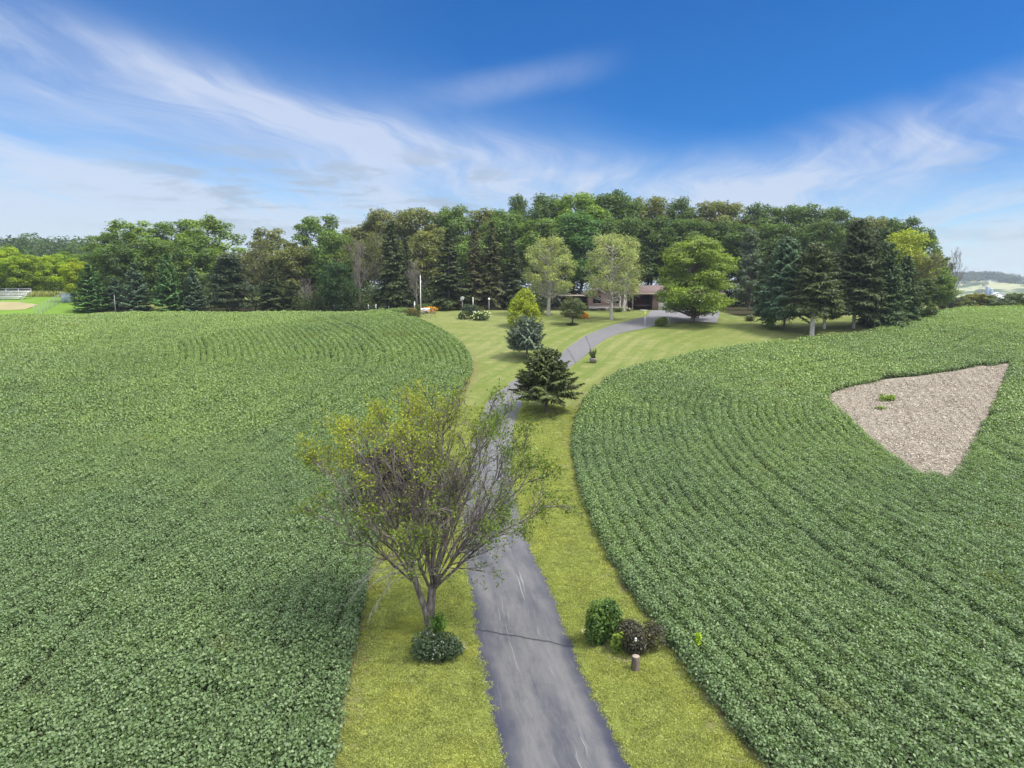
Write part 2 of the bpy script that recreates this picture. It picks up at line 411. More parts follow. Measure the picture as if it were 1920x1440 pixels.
def densify(A, n):
    s = np.r_[0, np.linalg.norm(np.diff(A, axis=0), axis=1).cumsum()]; t = np.linspace(0, s[-1], n)
    return np.c_[np.interp(t, s, A[:, 0]), np.interp(t, s, A[:, 1])]
def road_mat():
    m, g, bs, out = mat('asphalt'); p = g.pos(); x, y, z = g.sep(p); u, v = g.attr('ru'), g.attr('rv')
    st = g.noise(g.comb(u * 4.5, v * .22, 0), 1., 6, .7); st2 = g.noise(g.comb(u * 26, v * .35, 4), 1., 4, .65)
    bl = g.noise(p, .55, 4, .6); fine = g.noise(p, 60, 3, .7)
    c = g.mix(st.ss(.3, .7), (.050, .053, .068), (.150, .146, .146))
    c = g.mix(bl.ss(.35, .75) * .5, c, (.125, .125, .128))
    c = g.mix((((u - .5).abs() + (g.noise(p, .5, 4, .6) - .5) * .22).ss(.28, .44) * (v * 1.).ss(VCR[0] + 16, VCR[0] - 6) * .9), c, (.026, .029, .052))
    tr = (g.noise(g.comb(u * 40, v * .28, 9), 1., 4, .6).ss(.57, .66)) * ((u - .5).abs() - .16).abs().ss(.12, .02)
    c = g.mix(tr * g.noise(g.comb(u * 3, v * .2, 2), 1, 2).ss(.4, .6) * .8, c, (.28, .28, .27))
    c = g.mix(st2.ss(.5, .75) * .3, c, (.15, .15, .155))
    # further up the hill the seal coat has worn grey
    c = g.mix((v * 1.).ss(VCR[1] - 2, VCR[1] + 22) * .75, c, (.155, .152, .158))
    c = g.mix(g.noise(p, 3.1, 5, .75).ss(.58, .75) * .35, c, (.19, .19, .19)); c = g.mix(g.noise(p, 1.7, 5, .7).ss(.60, .72) * .4, c, (.045, .046, .055))
    def crack(v0, w=.05, wob=.5):
        return (v - (g.noise(g.comb(u * 6, v0, 0), 1., 4, .6) * wob + v0)).abs().ss(w * 1.6, w * .5)
    ck = crack(VCR[0]) .mx(crack(VCR[1])).mx(crack(VCR[2], .09)).mx(crack(VCR[3], .1)).mx(crack(VCR[4], .12))
    c = g.mix(ck * .85, c, (.02, .02, .024))
    c = g.mix(fine * .25, c, (.03, .03, .04))
    g.link(c, bs.inputs['Base Color']); bs.inputs['Roughness'].default_value = .72
    g.link(g.bump(fine + ck * -2, .25, .01), bs.inputs['Normal']); return m
sC = np.linalg.norm(np.diff(CL, axis=0, prepend=CL[:1]), axis=1).cumsum()
VCR = [float(sC[np.argmin(np.linalg.norm(CL - P(*q)[:2], axis=1))]) for q in ((982, 1207), (912, 1000), (1075, 668), (1110, 645), (925, 860))]
M_ROAD = road_mat()
N = 900
LS2, RS2 = densify(LS, 900), densify(RS, 900); CL = (LS2 + RS2) / 2
# match cross sections by distance along each edge, then build
road = tag(strip('driveway', LS2, RS2, .035, M_ROAD, 12, .028), kind='structure')
# apron before the garage
ap = np.array([P(*q)[:2] for q in ((1215,592),(1232,611),(1262,605),(1300,603),(1340,606),(1346,600))])
apt = np.array([[at(1220, 119.6), 119.2], [at(1234, 120.5), 120.9], [at(1262, 120.5), 120.9], [at(1300, 120.5), 120.9], [at(1340, 120.5), 120.9], [at(1350, 120), 119.6]])
A_, B_ = spline(ap, 10), spline(apt, 10)
tag(strip('driveway_apron', A_, B_, .05, plain('worn_asphalt', (.16, .157, .168), .8, .25, .6), 16), kind='structure')

# ------------------------------------------------------------------ soybean fields (geometry-node scatter of real plants along the rows)
def soy_mat():
    m, g, bs, out = mat('soybean_leaf'); p = g.pos(); x, y, z = g.sep(p); t = g.attr('tint')
    n1 = g.noise(p, .045, 3, .5); n2 = g.noise(p, .35, 3, .6); n3 = g.noise(p, 1.6, 2)
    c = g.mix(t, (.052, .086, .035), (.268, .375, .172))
    yl = ((n1 - .5) * 1.6 + y * .0105 - .32 + (n2 - .5) * .9 + .06).clamp()
    c = g.mix(yl * .8, c, g.mix(t, (.145, .206, .040), (.42, .54, .175)))
    c = g.mix(n3.ss(.35, .7) * .35, c, (.045, .09, .022))
    # scattered yellowing plants in the middle of the left field
    c = g.mix(g.noise(p, .16, 3, .6).ss(.62, .74) * .45, c, (.17, .18, .035))
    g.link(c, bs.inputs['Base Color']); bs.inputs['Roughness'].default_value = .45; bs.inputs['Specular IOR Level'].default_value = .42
    tr = g.new('ShaderNodeBsdfTranslucent'); g.link(g.mix(1.0, c, (1.3, 1.5, .5), 'MULTIPLY'), tr.inputs[0])
    mx = g.new('ShaderNodeMixShader'); mx.inputs[0].default_value = .3
    g.link(bs.outputs[0], mx.inputs[1]); g.link(tr.outputs[0], mx.inputs[2]); g.link(mx.outputs[0], out.inputs[0]); return m
M_SOY = soy_mat()
def soy_clump(k, n, L):
    r = np.random.default_rng(100 + k); a = r.uniform(0, 2 * np.pi, n); rr = .44 * np.sqrt(r.uniform(0, 1, n))
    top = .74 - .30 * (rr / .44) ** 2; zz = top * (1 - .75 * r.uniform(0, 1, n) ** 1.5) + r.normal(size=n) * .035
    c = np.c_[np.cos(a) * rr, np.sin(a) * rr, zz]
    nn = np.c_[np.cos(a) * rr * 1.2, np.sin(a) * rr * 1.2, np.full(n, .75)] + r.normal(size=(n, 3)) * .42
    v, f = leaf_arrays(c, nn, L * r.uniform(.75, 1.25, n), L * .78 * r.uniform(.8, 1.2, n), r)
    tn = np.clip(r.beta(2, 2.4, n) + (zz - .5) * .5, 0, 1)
    return mesh('soy_clump', v, f, {'tint': ('FACE', tn)}, [M_SOY])
def proto_col(name, meshes):
    c = bpy.data.collections.new(name)
    for i, me in enumerate(meshes): o = bpy.data.objects.new(f'{name}_{i:02d}', me); c.objects.link(o)
    return c
def scatter(name, pts, rot, scl, ids, col, label, cat):
    me = bpy.data.meshes.new(name); me.vertices.add(len(pts)); me.vertices.foreach_set('co', pts.astype(np.float32).ravel())
    for an, ty, arr in (('rot', 'FLOAT_VECTOR', rot), ('scl', 'FLOAT_VECTOR', scl), ('idx', 'INT', ids)):
        a = me.attributes.new(an, ty, 'POINT')
        if ty == 'INT': a.data.foreach_set('value', arr.astype(np.int32))
        else: a.data.foreach_set('vector', arr.astype(np.float32).ravel())
    o = tag(put(name, me), label, cat, kind='stuff')
    ng = bpy.data.node_groups.new(name + '_scatter', 'GeometryNodeTree')
    ng.interface.new_socket('Geometry', in_out='INPUT', socket_type='NodeSocketGeometry')
    ng.interface.new_socket('Geometry', in_out='OUTPUT', socket_type='NodeSocketGeometry')
    N_ = ng.nodes.new; gi, go = N_('NodeGroupInput'), N_('NodeGroupOutput')
    ci = N_('GeometryNodeCollectionInfo'); ci.inputs[0].default_value = col; ci.inputs['Separate Children'].default_value = True; ci.inputs['Reset Children'].default_value = True
    ip = N_('GeometryNodeInstanceOnPoints'); ip.inputs['Pick Instance'].default_value = True
    def na(nm, dt):
        n = N_('GeometryNodeInputNamedAttribute'); n.data_type = dt; n.inputs[0].default_value = nm; return n.outputs[0]
    ln = ng.links.new
    ln(gi.outputs[0], ip.inputs['Points']); ln(ci.outputs[0], ip.inputs['Instance']); ln(na('idx', 'INT'), ip.inputs['Instance Index'])
    er = N_('FunctionNodeEulerToRotation'); ln(na('rot', 'FLOAT_VECTOR'), er.inputs[0]); ln(er.outputs[0], ip.inputs['Rotation'])
    ln(na('scl', 'FLOAT_VECTOR'), ip.inputs['Scale']); ln(ip.outputs[0], go.inputs[0])
    md = o.modifiers.new('scatter', 'NODES'); md.node_group = ng
    return o
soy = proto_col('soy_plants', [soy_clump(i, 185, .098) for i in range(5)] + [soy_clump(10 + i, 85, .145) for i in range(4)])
ROW = .76
def field_points(poly, line, seed, extra=None):
    r = np.random.default_rng(seed); lo, hi = poly.min(0), poly.max(0)
    lo = np.maximum(lo, [-112, 4]); hi = np.minimum(hi, [112, 135])
    n = int((hi - lo).prod() / (ROW * .10)); q = r.uniform(lo, hi, (n, 2))
    q = q[np.abs(q[:, 0]) < q[:, 1] * .84 + 9]; q = q[inside(q, poly)]
    d, nr = dist_poly(q, line); nrm = unit(q - nr)
    k = np.floor((d + .10) / ROW); k = np.maximum(k, 0)
    dn = -.10 + (k + .5) * ROW
    q2 = nr + nrm * (dn + r.normal(size=len(q)) * .05)[:, None]
    ok = inside(q2, poly)
    if extra is not None:
        dp, _ = dist_poly(q2, extra, True); ok &= ~(inside(q2, extra) | (dp < .32))
    q2, nrm = q2[ok], nrm[ok]
    # blue-noise thinning along rows so that plants do not pile up
    key = np.round(q2 / .27).astype(int); _, u = np.unique(key[:, 0] * 100003 + key[:, 1], return_index=True)
    q2, nrm = q2[u], nrm[u]
    # a few gaps and wheel tracks
    gap = np.sin(q2[:, 0] * .11 + 2) * np.sin(q2[:, 1] * .13 + 1) + r.normal(size=len(q2)) * .25
    keep = ~((gap > 1.15) & (r.uniform(size=len(q2)) < .15)); q2, nrm = q2[keep], nrm[keep]
    m = len(q2); s = r.normal(1, .10, m) * (1 + .12 * np.sin(q2[:, 0] * .5) * np.sin(q2[:, 1] * .37))
    kk = k[ok][u][keep]; s = np.clip(s, .6, 1.35) * np.where((kk % 26 == 13) | (kk % 26 == 16), .80, 1.)
    # row aligned: narrow across the row, long along it
    rowang = np.arctan2(nrm[:, 1], nrm[:, 0])
    rot = np.c_[r.normal(size=m) * .06, r.normal(size=m) * .06, rowang + np.pi * (r.uniform(size=m) > .5)]
    far = sst(q2[:, 1], 45, 85)
    sc = np.c_[s * (.93 - .10 * far), s * 1.05, s * (.95 + .08 * far)]
    pts = np.c_[q2, hz(q2[:, 0], q2[:, 1]) - .03]
    ids = np.where(q2[:, 1] < 52, r.integers(0, 5, m), r.integers(5, 9, m))
    return pts, rot, sc, ids
lineL = BL
pl = field_points(polyL, lineL, 3); pr = field_points(polyR, BR, 4, PT)
print('soy plants', len(pl[0]), len(pr[0]))
scatter('soybean_crop', *pl, soy, 'dense dark green soybean crop left of the driveway, running up to the spruces', 'crop')
scatter('soybean_crop', *pr, soy, 'dense green soybean crop right of the driveway, round the bare brown patch', 'crop')

# bare patch of corn stubble in the right field
def patch():
    mid = PT.mean(0); rings = []
    P2 = densify(np.vstack([spline(PT, 6), PT[:1]]), 160)[:-1]
    ts = np.linspace(0, 1, 22); v = [mid]
    for t in ts[1:]: v += list(mid + (P2 - mid) * t * (1.03))
    v = np.array(v); z = hz(v[:, 0], v[:, 1]) + .03; n = len(P2); f = [(0, 1 + i, 1 + (i + 1) % n) for i in range(n)]
    for k in range(len(ts) - 2):
        a, b = 1 + k * n, 1 + (k + 1) * n
        f += [(a + i, b + i, b + (i + 1) % n, a + (i + 1) % n) for i in range(n)]
    m, g, bs, out = mat('bare_soil'); p = g.pos(); x_, y_, z_ = g.sep(p); f1 = g.noise(g.scale(p, (1, .6, 1)), 7, 6, .75); f2 = g.noise(p, .3, 3)
    c = g.mix(f1.ss(.3, .68), (.085, .065, .05), (.27, .23, .18)); c = g.mix(f2.ss(.35, .65) * .4, c, (.30, .27, .22))
    rw = ((x_ * .94 - y_ * .35) * 8.3).sin() * .5 + .5; c = g.mix(rw * .35, c, (.13, .11, .09))
    g.link(c, bs.inputs['Base Color']); bs.inputs['Roughness'].default_value = .95; g.link(g.bump(f1, .9, .08), bs.inputs['Normal'])
    tag(put('bare_patch', mesh('bare_patch', np.c_[v, z], f, mats=[m], smooth=True)), kind='structure')
    r = np.random.default_rng(8); q = r.uniform(PT.min(0), PT.max(0), (90000, 2)); q = q[inside(q, PT)]; q = q[r.uniform(size=len(q)) < .38 + .5 * (np.sin((q[:, 0] * .94 - q[:, 1] * .35) * 8.3) > -.1)]; q = q[(dist_poly(q, PT, True)[0] > .5) | (r.uniform(size=len(q)) < .5)]; k = len(q)
    c = np.c_[q, hz(q[:, 0], q[:, 1]) + .06 + r.uniform(0, .07, k)]
    an = r.normal(1.15, .8, k); td = np.c_[np.cos(an), np.sin(an), r.normal(size=k) * .15]
    vv, ff = leaf_arrays(c, np.c_[r.normal(size=(k, 2)) * .35, np.ones(k)], r.uniform(.12, .42, k), r.uniform(.025, .06, k), r, td, 0)
    ms = leaf_mat('straw', .0, .8, (1, 1, 1), .2)
    tag(put('corn_stubble', mesh('corn_stubble', vv, ff, {'tint': ('FACE', r.uniform(.2, 1, k))}, [ms]), color=(.37, .33, .265)),
        'pale straw and stalk litter covering the bare brown patch', 'stubble', kind='stuff')
patch()

# mown grass in the near lawn strips
def grass():
    ms = leaf_mat('grass_blade', .3, .6, (1.3, 1.15, .8), .25, .10)
    pro = []
    for k in range(5):
        r = np.random.default_rng(50 + k); n = 64; a = r.uniform(0, 2 * np.pi, n); rr = .17 * np.sqrt(r.uniform(0, 1, n))
        c = np.c_[np.cos(a) * rr, np.sin(a) * rr, r.uniform(.02, .05, n)]
        td = np.c_[r.normal(size=(n, 2)) * .9, np.full(n, .8)]
        v, f = leaf_arrays(c, r.normal(size=(n, 3)) + [0, -.6, .6], r.uniform(.05, .11, n), .015, r, td, .05)
        pro.append(mesh('grass_tuft', v, f, {'tint': ('FACE', r.uniform(0, 1, n))}, [ms]))
    col = proto_col('grass_tufts', pro); r = np.random.default_rng(9)
    # instances carry no own colour: the colour is the scatter object's
    q = r.uniform([-14, 13], [20, 62], (60000 * 2, 2)); q = q[np.abs(q[:, 0]) < q[:, 1] * .8 + 3]
    q = q[r.uniform(size=len(q)) < np.interp(q[:, 1], [13, 40, 62], [1, .7, .35])]
    ok = ~(inside(q, polyL) | inside(q, polyR) | inside(q, np.vstack([LS2, RS2[::-1]]))); q = q[ok]
    dd, _ = dist_poly(q, BL); de, _ = dist_poly(q, BR); e = np.minimum(dd, de); q = q[(e > .12) & (r.uniform(size=len(q)) < .35 + e * .6)]
    for C in (LS2, RS2):                     # a fringe of longer grass leaning over the asphalt edge
        i = r.integers(0, 520, 1500); C2 = C[i] + r.normal(size=(1500, 2)) * .09; q = np.vstack([q, C2])
    m = len(q); print('grass tufts', m)
    s = r.uniform(.7, 1.3, (m, 1)) * np.ones((1, 3))
    o = scatter('grass', np.c_[q, hz(q[:, 0], q[:, 1]) + .01], np.c_[np.zeros((m, 2)), r.uniform(0, 6.28, m)], s, r.integers(0, 5, m), col,
            'short yellow green mown grass on the strips beside the driveway', 'grass')
    return ms
GM = grass()
GM.node_tree.nodes  # colour: proto objects have white colour, so tint through a fixed multiply
for n in list(GM.node_tree.nodes):
    if n.bl_idname == 'ShaderNodeObjectInfo':
        for l in list(n.outputs['Color'].links):
            s_ = l.to_socket; GM.node_tree.links.remove(l); s_.default_value = (.32, .36, .105, 1)
# ------------------------------------------------------------------ tree builders
def tubes_mesh(name, lines, m):
    V, Fq, n = [], [], 0
    for pts, rad, sides in lines:
        v, f = tube_arrays(np.asarray(pts, float), rad, sides, False); V.append(v); Fq.append(np.asarray(f) + n); n += len(v)
    return mesh(name, np.concatenate(V), np.concatenate(Fq), mats=[m], smooth=True)
def curve(a, b, r, sag=0., wig=.04, n=6):
    a, b = np.asarray(a, float), np.asarray(b, float); t = np.linspace(0, 1, n)[:, None]; L = np.linalg.norm(b - a)
    p = a * (1 - t) + b * t; p[:, 2] += sag * np.sin(t[:, 0] * np.pi) * L; p[1:-1] += r.normal(size=(n - 2, 3)) * wig * L; return p
def decid(seed, H=18., Rr=5.5, base=3., nb=34, nl=13000, leaf=.42, prof=None, flat=.72, bark=None, inner=.4, trunkr=.22, blob=.33):
    """broadleaf tree: trunk, limbs running into leaf masses, leaves in shells round them"""
    r = np.random.default_rng(seed); hc = (H - base) / 2; zc = base + hc
    prof = prof or (lambda t: math.sqrt(max(0, 1 - (2 * t - 1) ** 2)) ** .8)
    lines = [(np.array([[0, 0, 0], [.02 * H * r.normal(), .02 * H * r.normal(), base], [.03 * H * r.normal() * .5, 0, zc], [0, 0, H * .86]]), [trunkr * 1.25, trunkr, trunkr * .6, .04], 8)]
    tk = lines[0][0]
    C, Br = [], []
    for i in range(nb):
        t = (i + .5) / nb; t = .06 + .9 * t; a = i * 2.399 + r.normal() * .35; rad = Rr * prof(t) * (r.uniform(.35, .55) if r.uniform() < inner else r.uniform(.68, .86))
        C.append([math.cos(a) * rad, math.sin(a) * rad, base + (H - base) * t * .94 + r.normal() * .02 * H]); Br.append(Rr * blob * r.uniform(.7, 1.35))
    C, Br = np.array(C), np.array(Br)
    for c in C:
        z0 = np.clip(c[2] - np.hypot(c[0], c[1]) * r.uniform(.5, .9), base * .8, H * .8)
        st = np.array([np.interp(z0, tk[:, 2], tk[:, 0]), np.interp(z0, tk[:, 2], tk[:, 1]), z0])
        lines.append((curve(st, c, r, -.05, .04), np.linspace(trunkr * .38, .025, 6), 4))
        for _ in range(3): lines.append((curve(c * .8 + st * .2, c + unit(r.normal(size=3)) * Rr * .25, r, 0, .06, 4), np.linspace(.04, .012, 4), 3))
    w = Br ** 2; k = r.choice(nb, nl, p=w / w.sum()); d = unit(r.normal(size=(nl, 3)) + [0, 0, .25]); rr = Br[k] * r.uniform(0, 1, nl) ** .32
    lump = 1 + .22 * np.sin(d[:, 0] * 5 + k) * np.sin(d[:, 1] * 6 + k * 2) + .15 * np.sin(d[:, 2] * 9 + k)
    p = C[k] + d * (rr * lump)[:, None] * [1, 1, flat]
    nn = d * .7 + r.normal(size=(nl, 3)) * .45 + [0, 0, .55]
    v, f = leaf_arrays(p, nn, leaf * r.uniform(.6, 1.3, nl), leaf * .62 * r.uniform(.7, 1.2, nl), r)
    tn = np.clip(.5 + r.normal(size=nl) * .22 + (r.normal(size=nb) * .16)[k], 0, 1)
    return tubes_mesh('trunk', lines, bark or M_BARK), mesh('crown', v, f, {'tint': ('FACE', tn)}, [M_LEAF])
def spruce(seed, H=10., Rr=2.8, base=.6, step=.34, nbr=10, needle=.42, dens=.13, droop=.18, pw=.85, bark=None, trunkr=.16, up=.25, gaps=.0, wid=.30):
    """conifer: whorls of boughs, each a drooping frond of needle sprays"""
    r = np.random.default_rng(seed); lines = [(np.array([[0, 0, 0], [0, 0, H * .5], [0, 0, H * .98]]), [trunkr, trunkr * .62, .02], 8)]
    P_, N_, T_, L_ = [], [], [], []
    z = base
    while z < H * .985:
        t = (z - base) / (H - base); Lr = Rr * (1 - t) ** pw + .12
        if t < .1: Lr *= .78 + 2.2 * t
        for j in range(max(5, int(nbr * (.6 + .4 * (1 - t))))):
            if r.uniform() < gaps: continue
            a = r.uniform(0, 2 * np.pi); L = Lr * r.uniform(.72, 1.12); n = max(3, int(L / dens)); s = np.linspace(.12, 1, n)
            el = up * t * 2.4 - droop * (1 - t) + r.normal() * .07
            hor = s * L; zz = z + np.tan(el) * hor - droop * .9 * hor * s * (1 - t * .7) + .13 * L * s ** 3 + r.normal() * .05
            ca, sa = math.cos(a), math.sin(a)
            ax = np.c_[ca * hor, sa * hor, zz]
            lines.append((ax[[0, n // 2, n - 1]] if n > 3 else ax, np.linspace(.035, .008, 3) if n > 3 else np.linspace(.02, .006, len(ax)), 3))
            wdt = wid * L * np.sin(np.clip(s * .95 + .12, 0, 1) * np.pi) ** .7 + .06
            for side in (-1, 1, 0):
                ang = side * .85; td = np.array([math.cos(a + ang), math.sin(a + ang), -.22 if side else .05])
                m = n; off = (np.array([math.cos(a + ang), math.sin(a + ang), -.25])[None] * (wdt * (.55 if side else .1))[:, None])
                P_.append(ax + off + r.normal(size=(m, 3)) * .03); T_.append(np.tile(td, (m, 1)) + r.normal(size=(m, 3)) * .18)
                N_.append(np.tile([ca * .25, sa * .25, 1.], (m, 1)) + r.normal(size=(m, 3)) * .38); L_.append(np.maximum(wdt * 1.25, needle * .5) if side else np.full(m, needle * .8))
        z += step * r.uniform(.75, 1.2) * (1 - .45 * t)
    P_, N_, T_, L_ = map(np.concatenate, (P_, N_, T_, L_)); m = len(P_)
    v, f = leaf_arrays(P_, N_, L_ * r.uniform(.8, 1.25, m), needle * .42 * r.uniform(.7, 1.3, m), r, T_, .12)
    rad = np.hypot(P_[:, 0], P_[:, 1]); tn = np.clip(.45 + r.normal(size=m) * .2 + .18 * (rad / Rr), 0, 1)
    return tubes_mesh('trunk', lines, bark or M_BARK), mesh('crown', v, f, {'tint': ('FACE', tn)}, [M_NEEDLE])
def bare(seed, H=14., spread=.5, nlimb=7, bark=None, leaves=0, leaf=.25, trunkr=.2, fork=.25, dens=1., lean=(0, 0), crown_r=None):
    """open tree of limbs and twigs; optional thin foliage at the tips"""
    r = np.random.default_rng(seed); lines = []; tips = []
    top = np.array([lean[0] * H, lean[1] * H, H * .8]); tk = curve([0, 0, 0], top, r, 0, .012, 8); lines.append((tk, np.linspace(trunkr, .05, 8), 7))
    def grow(p, d, L, r0, lev):
        n = 5; pts = [p]; q = p
        for i in range(n): d = unit(d + r.normal(size=3) * .14 + [0, 0, .07]); q = q + d * L / n; pts.append(q)
        pts = np.array(pts); lines.append((pts, np.linspace(r0, r0 * .3 + .006, n + 1), 5 if lev == 0 else 3)); tips.append((pts[-1], lev)); tips.append((pts[3], lev))
        if lev < 3:
            for k in range(int([6, 5, 4][lev] * dens)):
                s = r.uniform(.25, 1); i = min(int(s * n), n - 1); ax = unit(np.cross(d, r.normal(size=3))); an = r.uniform(.4, .9)
                grow(pts[i] + (pts[i + 1] - pts[i]) * (s * n - i), unit(d * math.cos(an) + ax * math.sin(an)), L * r.uniform(.35, .6), r0 * .5, lev + 1)
    for k in range(nlimb):
        t = fork + (1 - fork) * k / nlimb; i = min(int(t * 7), 6); p = tk[i] + (tk[i + 1] - tk[i]) * (t * 7 - i); a = k * 2.4 + r.normal() * .3
        L = H * .36 * (1.15 - .6 * t); grow(p, unit(np.array([math.cos(a) * spread, math.sin(a) * spread, .55 + .5 * t])), L, trunkr * .42, 0)
    tr = tubes_mesh('trunk', lines, bark or M_GREY)
    if not leaves: return tr, None
    T = np.array([p for p, l in tips if l >= 1]); k = r.integers(0, len(T), leaves); p = T[k] + r.normal(size=(leaves, 3)) * leaf * 1.1
    v, f = leaf_arrays(p, r.normal(size=(leaves, 3)) + [0, 0, .9], leaf * r.uniform(.6, 1.2, leaves), leaf * .6, r)
    return tr, mesh('crown', v, f, {'tint': ('FACE', np.clip(.5 + r.normal(size=leaves) * .22, 0, 1))}, [M_LEAF])

cone = lambda t: (1 - t) ** .75 * min(1, .55 + 3.2 * t)
oval = lambda t: math.sqrt(max(.02, 1 - (2 * t - .85) ** 2 / 1.35))
wide = lambda t: min(1, t * 3.2 + .45) * math.sqrt(max(.02, 1 - t ** 3.0))
PR = {}                                       # prototype meshes: kind -> list of (trunk, crown, height, radius)
def proto(kind, fn, n, H, Rr, **k): PR[kind] = [fn(40 * len(PR) + 7 * i + 1, H=H, **({'Rr': Rr} if fn is not bare else {}), **k) + (H, Rr) for i in range(n)]
proto('oak', decid, 4, 20., 6., base=4.5, nb=70, nl=19000, leaf=.42, prof=wide, blob=.25)
proto('airy', decid, 3, 18., 5.5, base=3., nb=58, nl=9500, leaf=.42, prof=wide, blob=.20)
proto('round', decid, 3, 14., 5., base=1.5, nb=36, nl=13000, leaf=.42, prof=oval)
proto('spr', spruce, 4, 14., 3.2, base=1.4, step=.42, nbr=9, needle=.62, dens=.22, droop=.35, up=.2)
proto('fir', spruce, 2, 10., 2.9, base=.3, step=.5, nbr=11, needle=.62, dens=.2, droop=.1, up=.3, pw=.8)
proto('pine', decid, 2, 14., 4., base=1.0, nb=46, nl=14000, leaf=.40, prof=cone, flat=.5, blob=.3)
proto('thin', bare, 2, 14., 4.5, leaves=2600, leaf=.34, nlimb=9)
proto('dead', bare, 2, 13., 4., nlimb=8)
proto('shrub', decid, 3, 3., 1.7, base=.1, nb=18, nl=2600, leaf=.24, prof=oval, trunkr=.05)
_cnt = {}
def tree(kind, px, top, Y, wpx, color, label, name, cat='tree', group=None, by=None, zoff=0., bark=None):
    """stand a tree whose crown spans wpx photo pixels and reaches row `top` at distance Y"""
    x = at(px, Y); z = float(hz(x, Y)); H = ztop(top, Y) - z; rad = wpx / 2 * Y / F
    i = _cnt.get(kind, 0); _cnt[kind] = i + 1; tm, cm, H0, R0 = PR[kind][i % len(PR[kind])]
    if kind in ('oak', 'airy'): H += .9
    s_h, s_r = H / H0, rad / R0 / (1.0 if kind in ('spr', 'fir') else 1.12)
    if kind in ('thin', 'dead'): s_h *= .92
    e = thing(name, label, cat, (x, Y, z + zoff), (i * 2.1) % 6.28, group); e.scale = (s_r, s_r, s_h)
    t = put('trunk', tm, e)
    if bark: t.material_slots[0].link = 'OBJECT'; t.material_slots[0].material = bark
    if cm: put('crown', cm, e, color=color)
    return e
DK, MD, BR_, YG, OL, BS, GN = (.080, .135, .034), (.115, .185, .040), (.155, .24, .04), (.30, .35, .035), (.145, .165, .055), (.090, .150, .088), (.085, .175, .05)
DS = (.066, .092, .032)
# ---- skyline row of the wood, left to right
SK = [(205,440,150,78,MD,'leftmost broadleaf tree of the wood, rising above the blue-green spruces'),
 (262,414,148,110,BR_,'tall airy broadleaf tree with sky showing through, above the left spruces'),
 (330,418,152,90,MD,'airy green tree left of the highest left-hand crown'),
 (398,407,150,120,BR_,'highest crown at the left end of the wood, just before the gap in the skyline'),
 (515,428,154,90,OL,'brownish thin-crowned tree right of the skyline gap on the left'),
 (602,407,152,100,MD,'broad brownish green tree above the small round green tree at the field edge'),
 (668,428,156,80,OL,'faded olive tree behind the bare grey brush left of the tallest left spruce'),
 (722,397,156,80,OL,'olive crown directly behind the tall narrow spruce'),
 (785,390,160,100,OL,'rounded olive crown on the skyline behind the flagpole'),
 (850,390,160,90,MD,'dull green crown on the skyline above the dark spruce right of the flagpole'),
 (915,393,162,90,OL,'olive crown on the skyline above the drooping brown-green spruces'),
 (1020,374,158,80,DK,'dark crown right of the tuft that sticks out above the skyline'),
 (1078,366,156,110,BR_,'bright green broad crown at the top of the wood, above the left pale tree'),
 (1150,368,158,110,DK,'dark green crown at the top of the wood, above the twin birch stems'),
 (1212,374,160,90,OL,'olive green crown on the skyline above the house roof'),
 (1268,378,162,64,DK,'small dark knob of a crown on the skyline above the big bright green tree'),
 (1345,375,158,110,OL,'wide dome-shaped crown on the skyline right of the big bright green tree'),
 (1420,386,160,90,DK,'dark crown on the skyline above the blue-grey pine'),
 (1490,384,156,110,DK,'wide dark crown on the skyline above the pale blue-green spruce'),
 (1560,394,158,90,DK,'dark ragged crown on the skyline above the white-trunked spruce'),
 (1622,406,154,84,OL,'brown-tipped crown on the skyline above the right spruces'),
 (1680,412,150,84,DK,'dark crown behind the yellow-green tree near the right end of the wood'),
 (1722,434,142,70,MD,'sloping green crown next to last at the right end of the wood'),
 (1752,478,136,56,OL,'short olive tree at the right end of the wood, under the bare twigs')]
for i, (px, top, Y, w, c, lb) in enumerate(SK):
    top -= 7 * math.exp(-((px - 1130) / 160) ** 2)                 # the wood domes up behind the house
    tree('airy' if px < 620 or px > 1700 else 'oak', px, top, Y, w * 1.5, c, lb, 'broadleaf_tree', group='broadleaf trees along the skyline of the wood')
tree('oak', 972, 364, 152, 62, DK, 'lone tuft of a crown sticking up above the rest of the skyline', 'broadleaf_tree', group='broadleaf trees along the skyline of the wood')
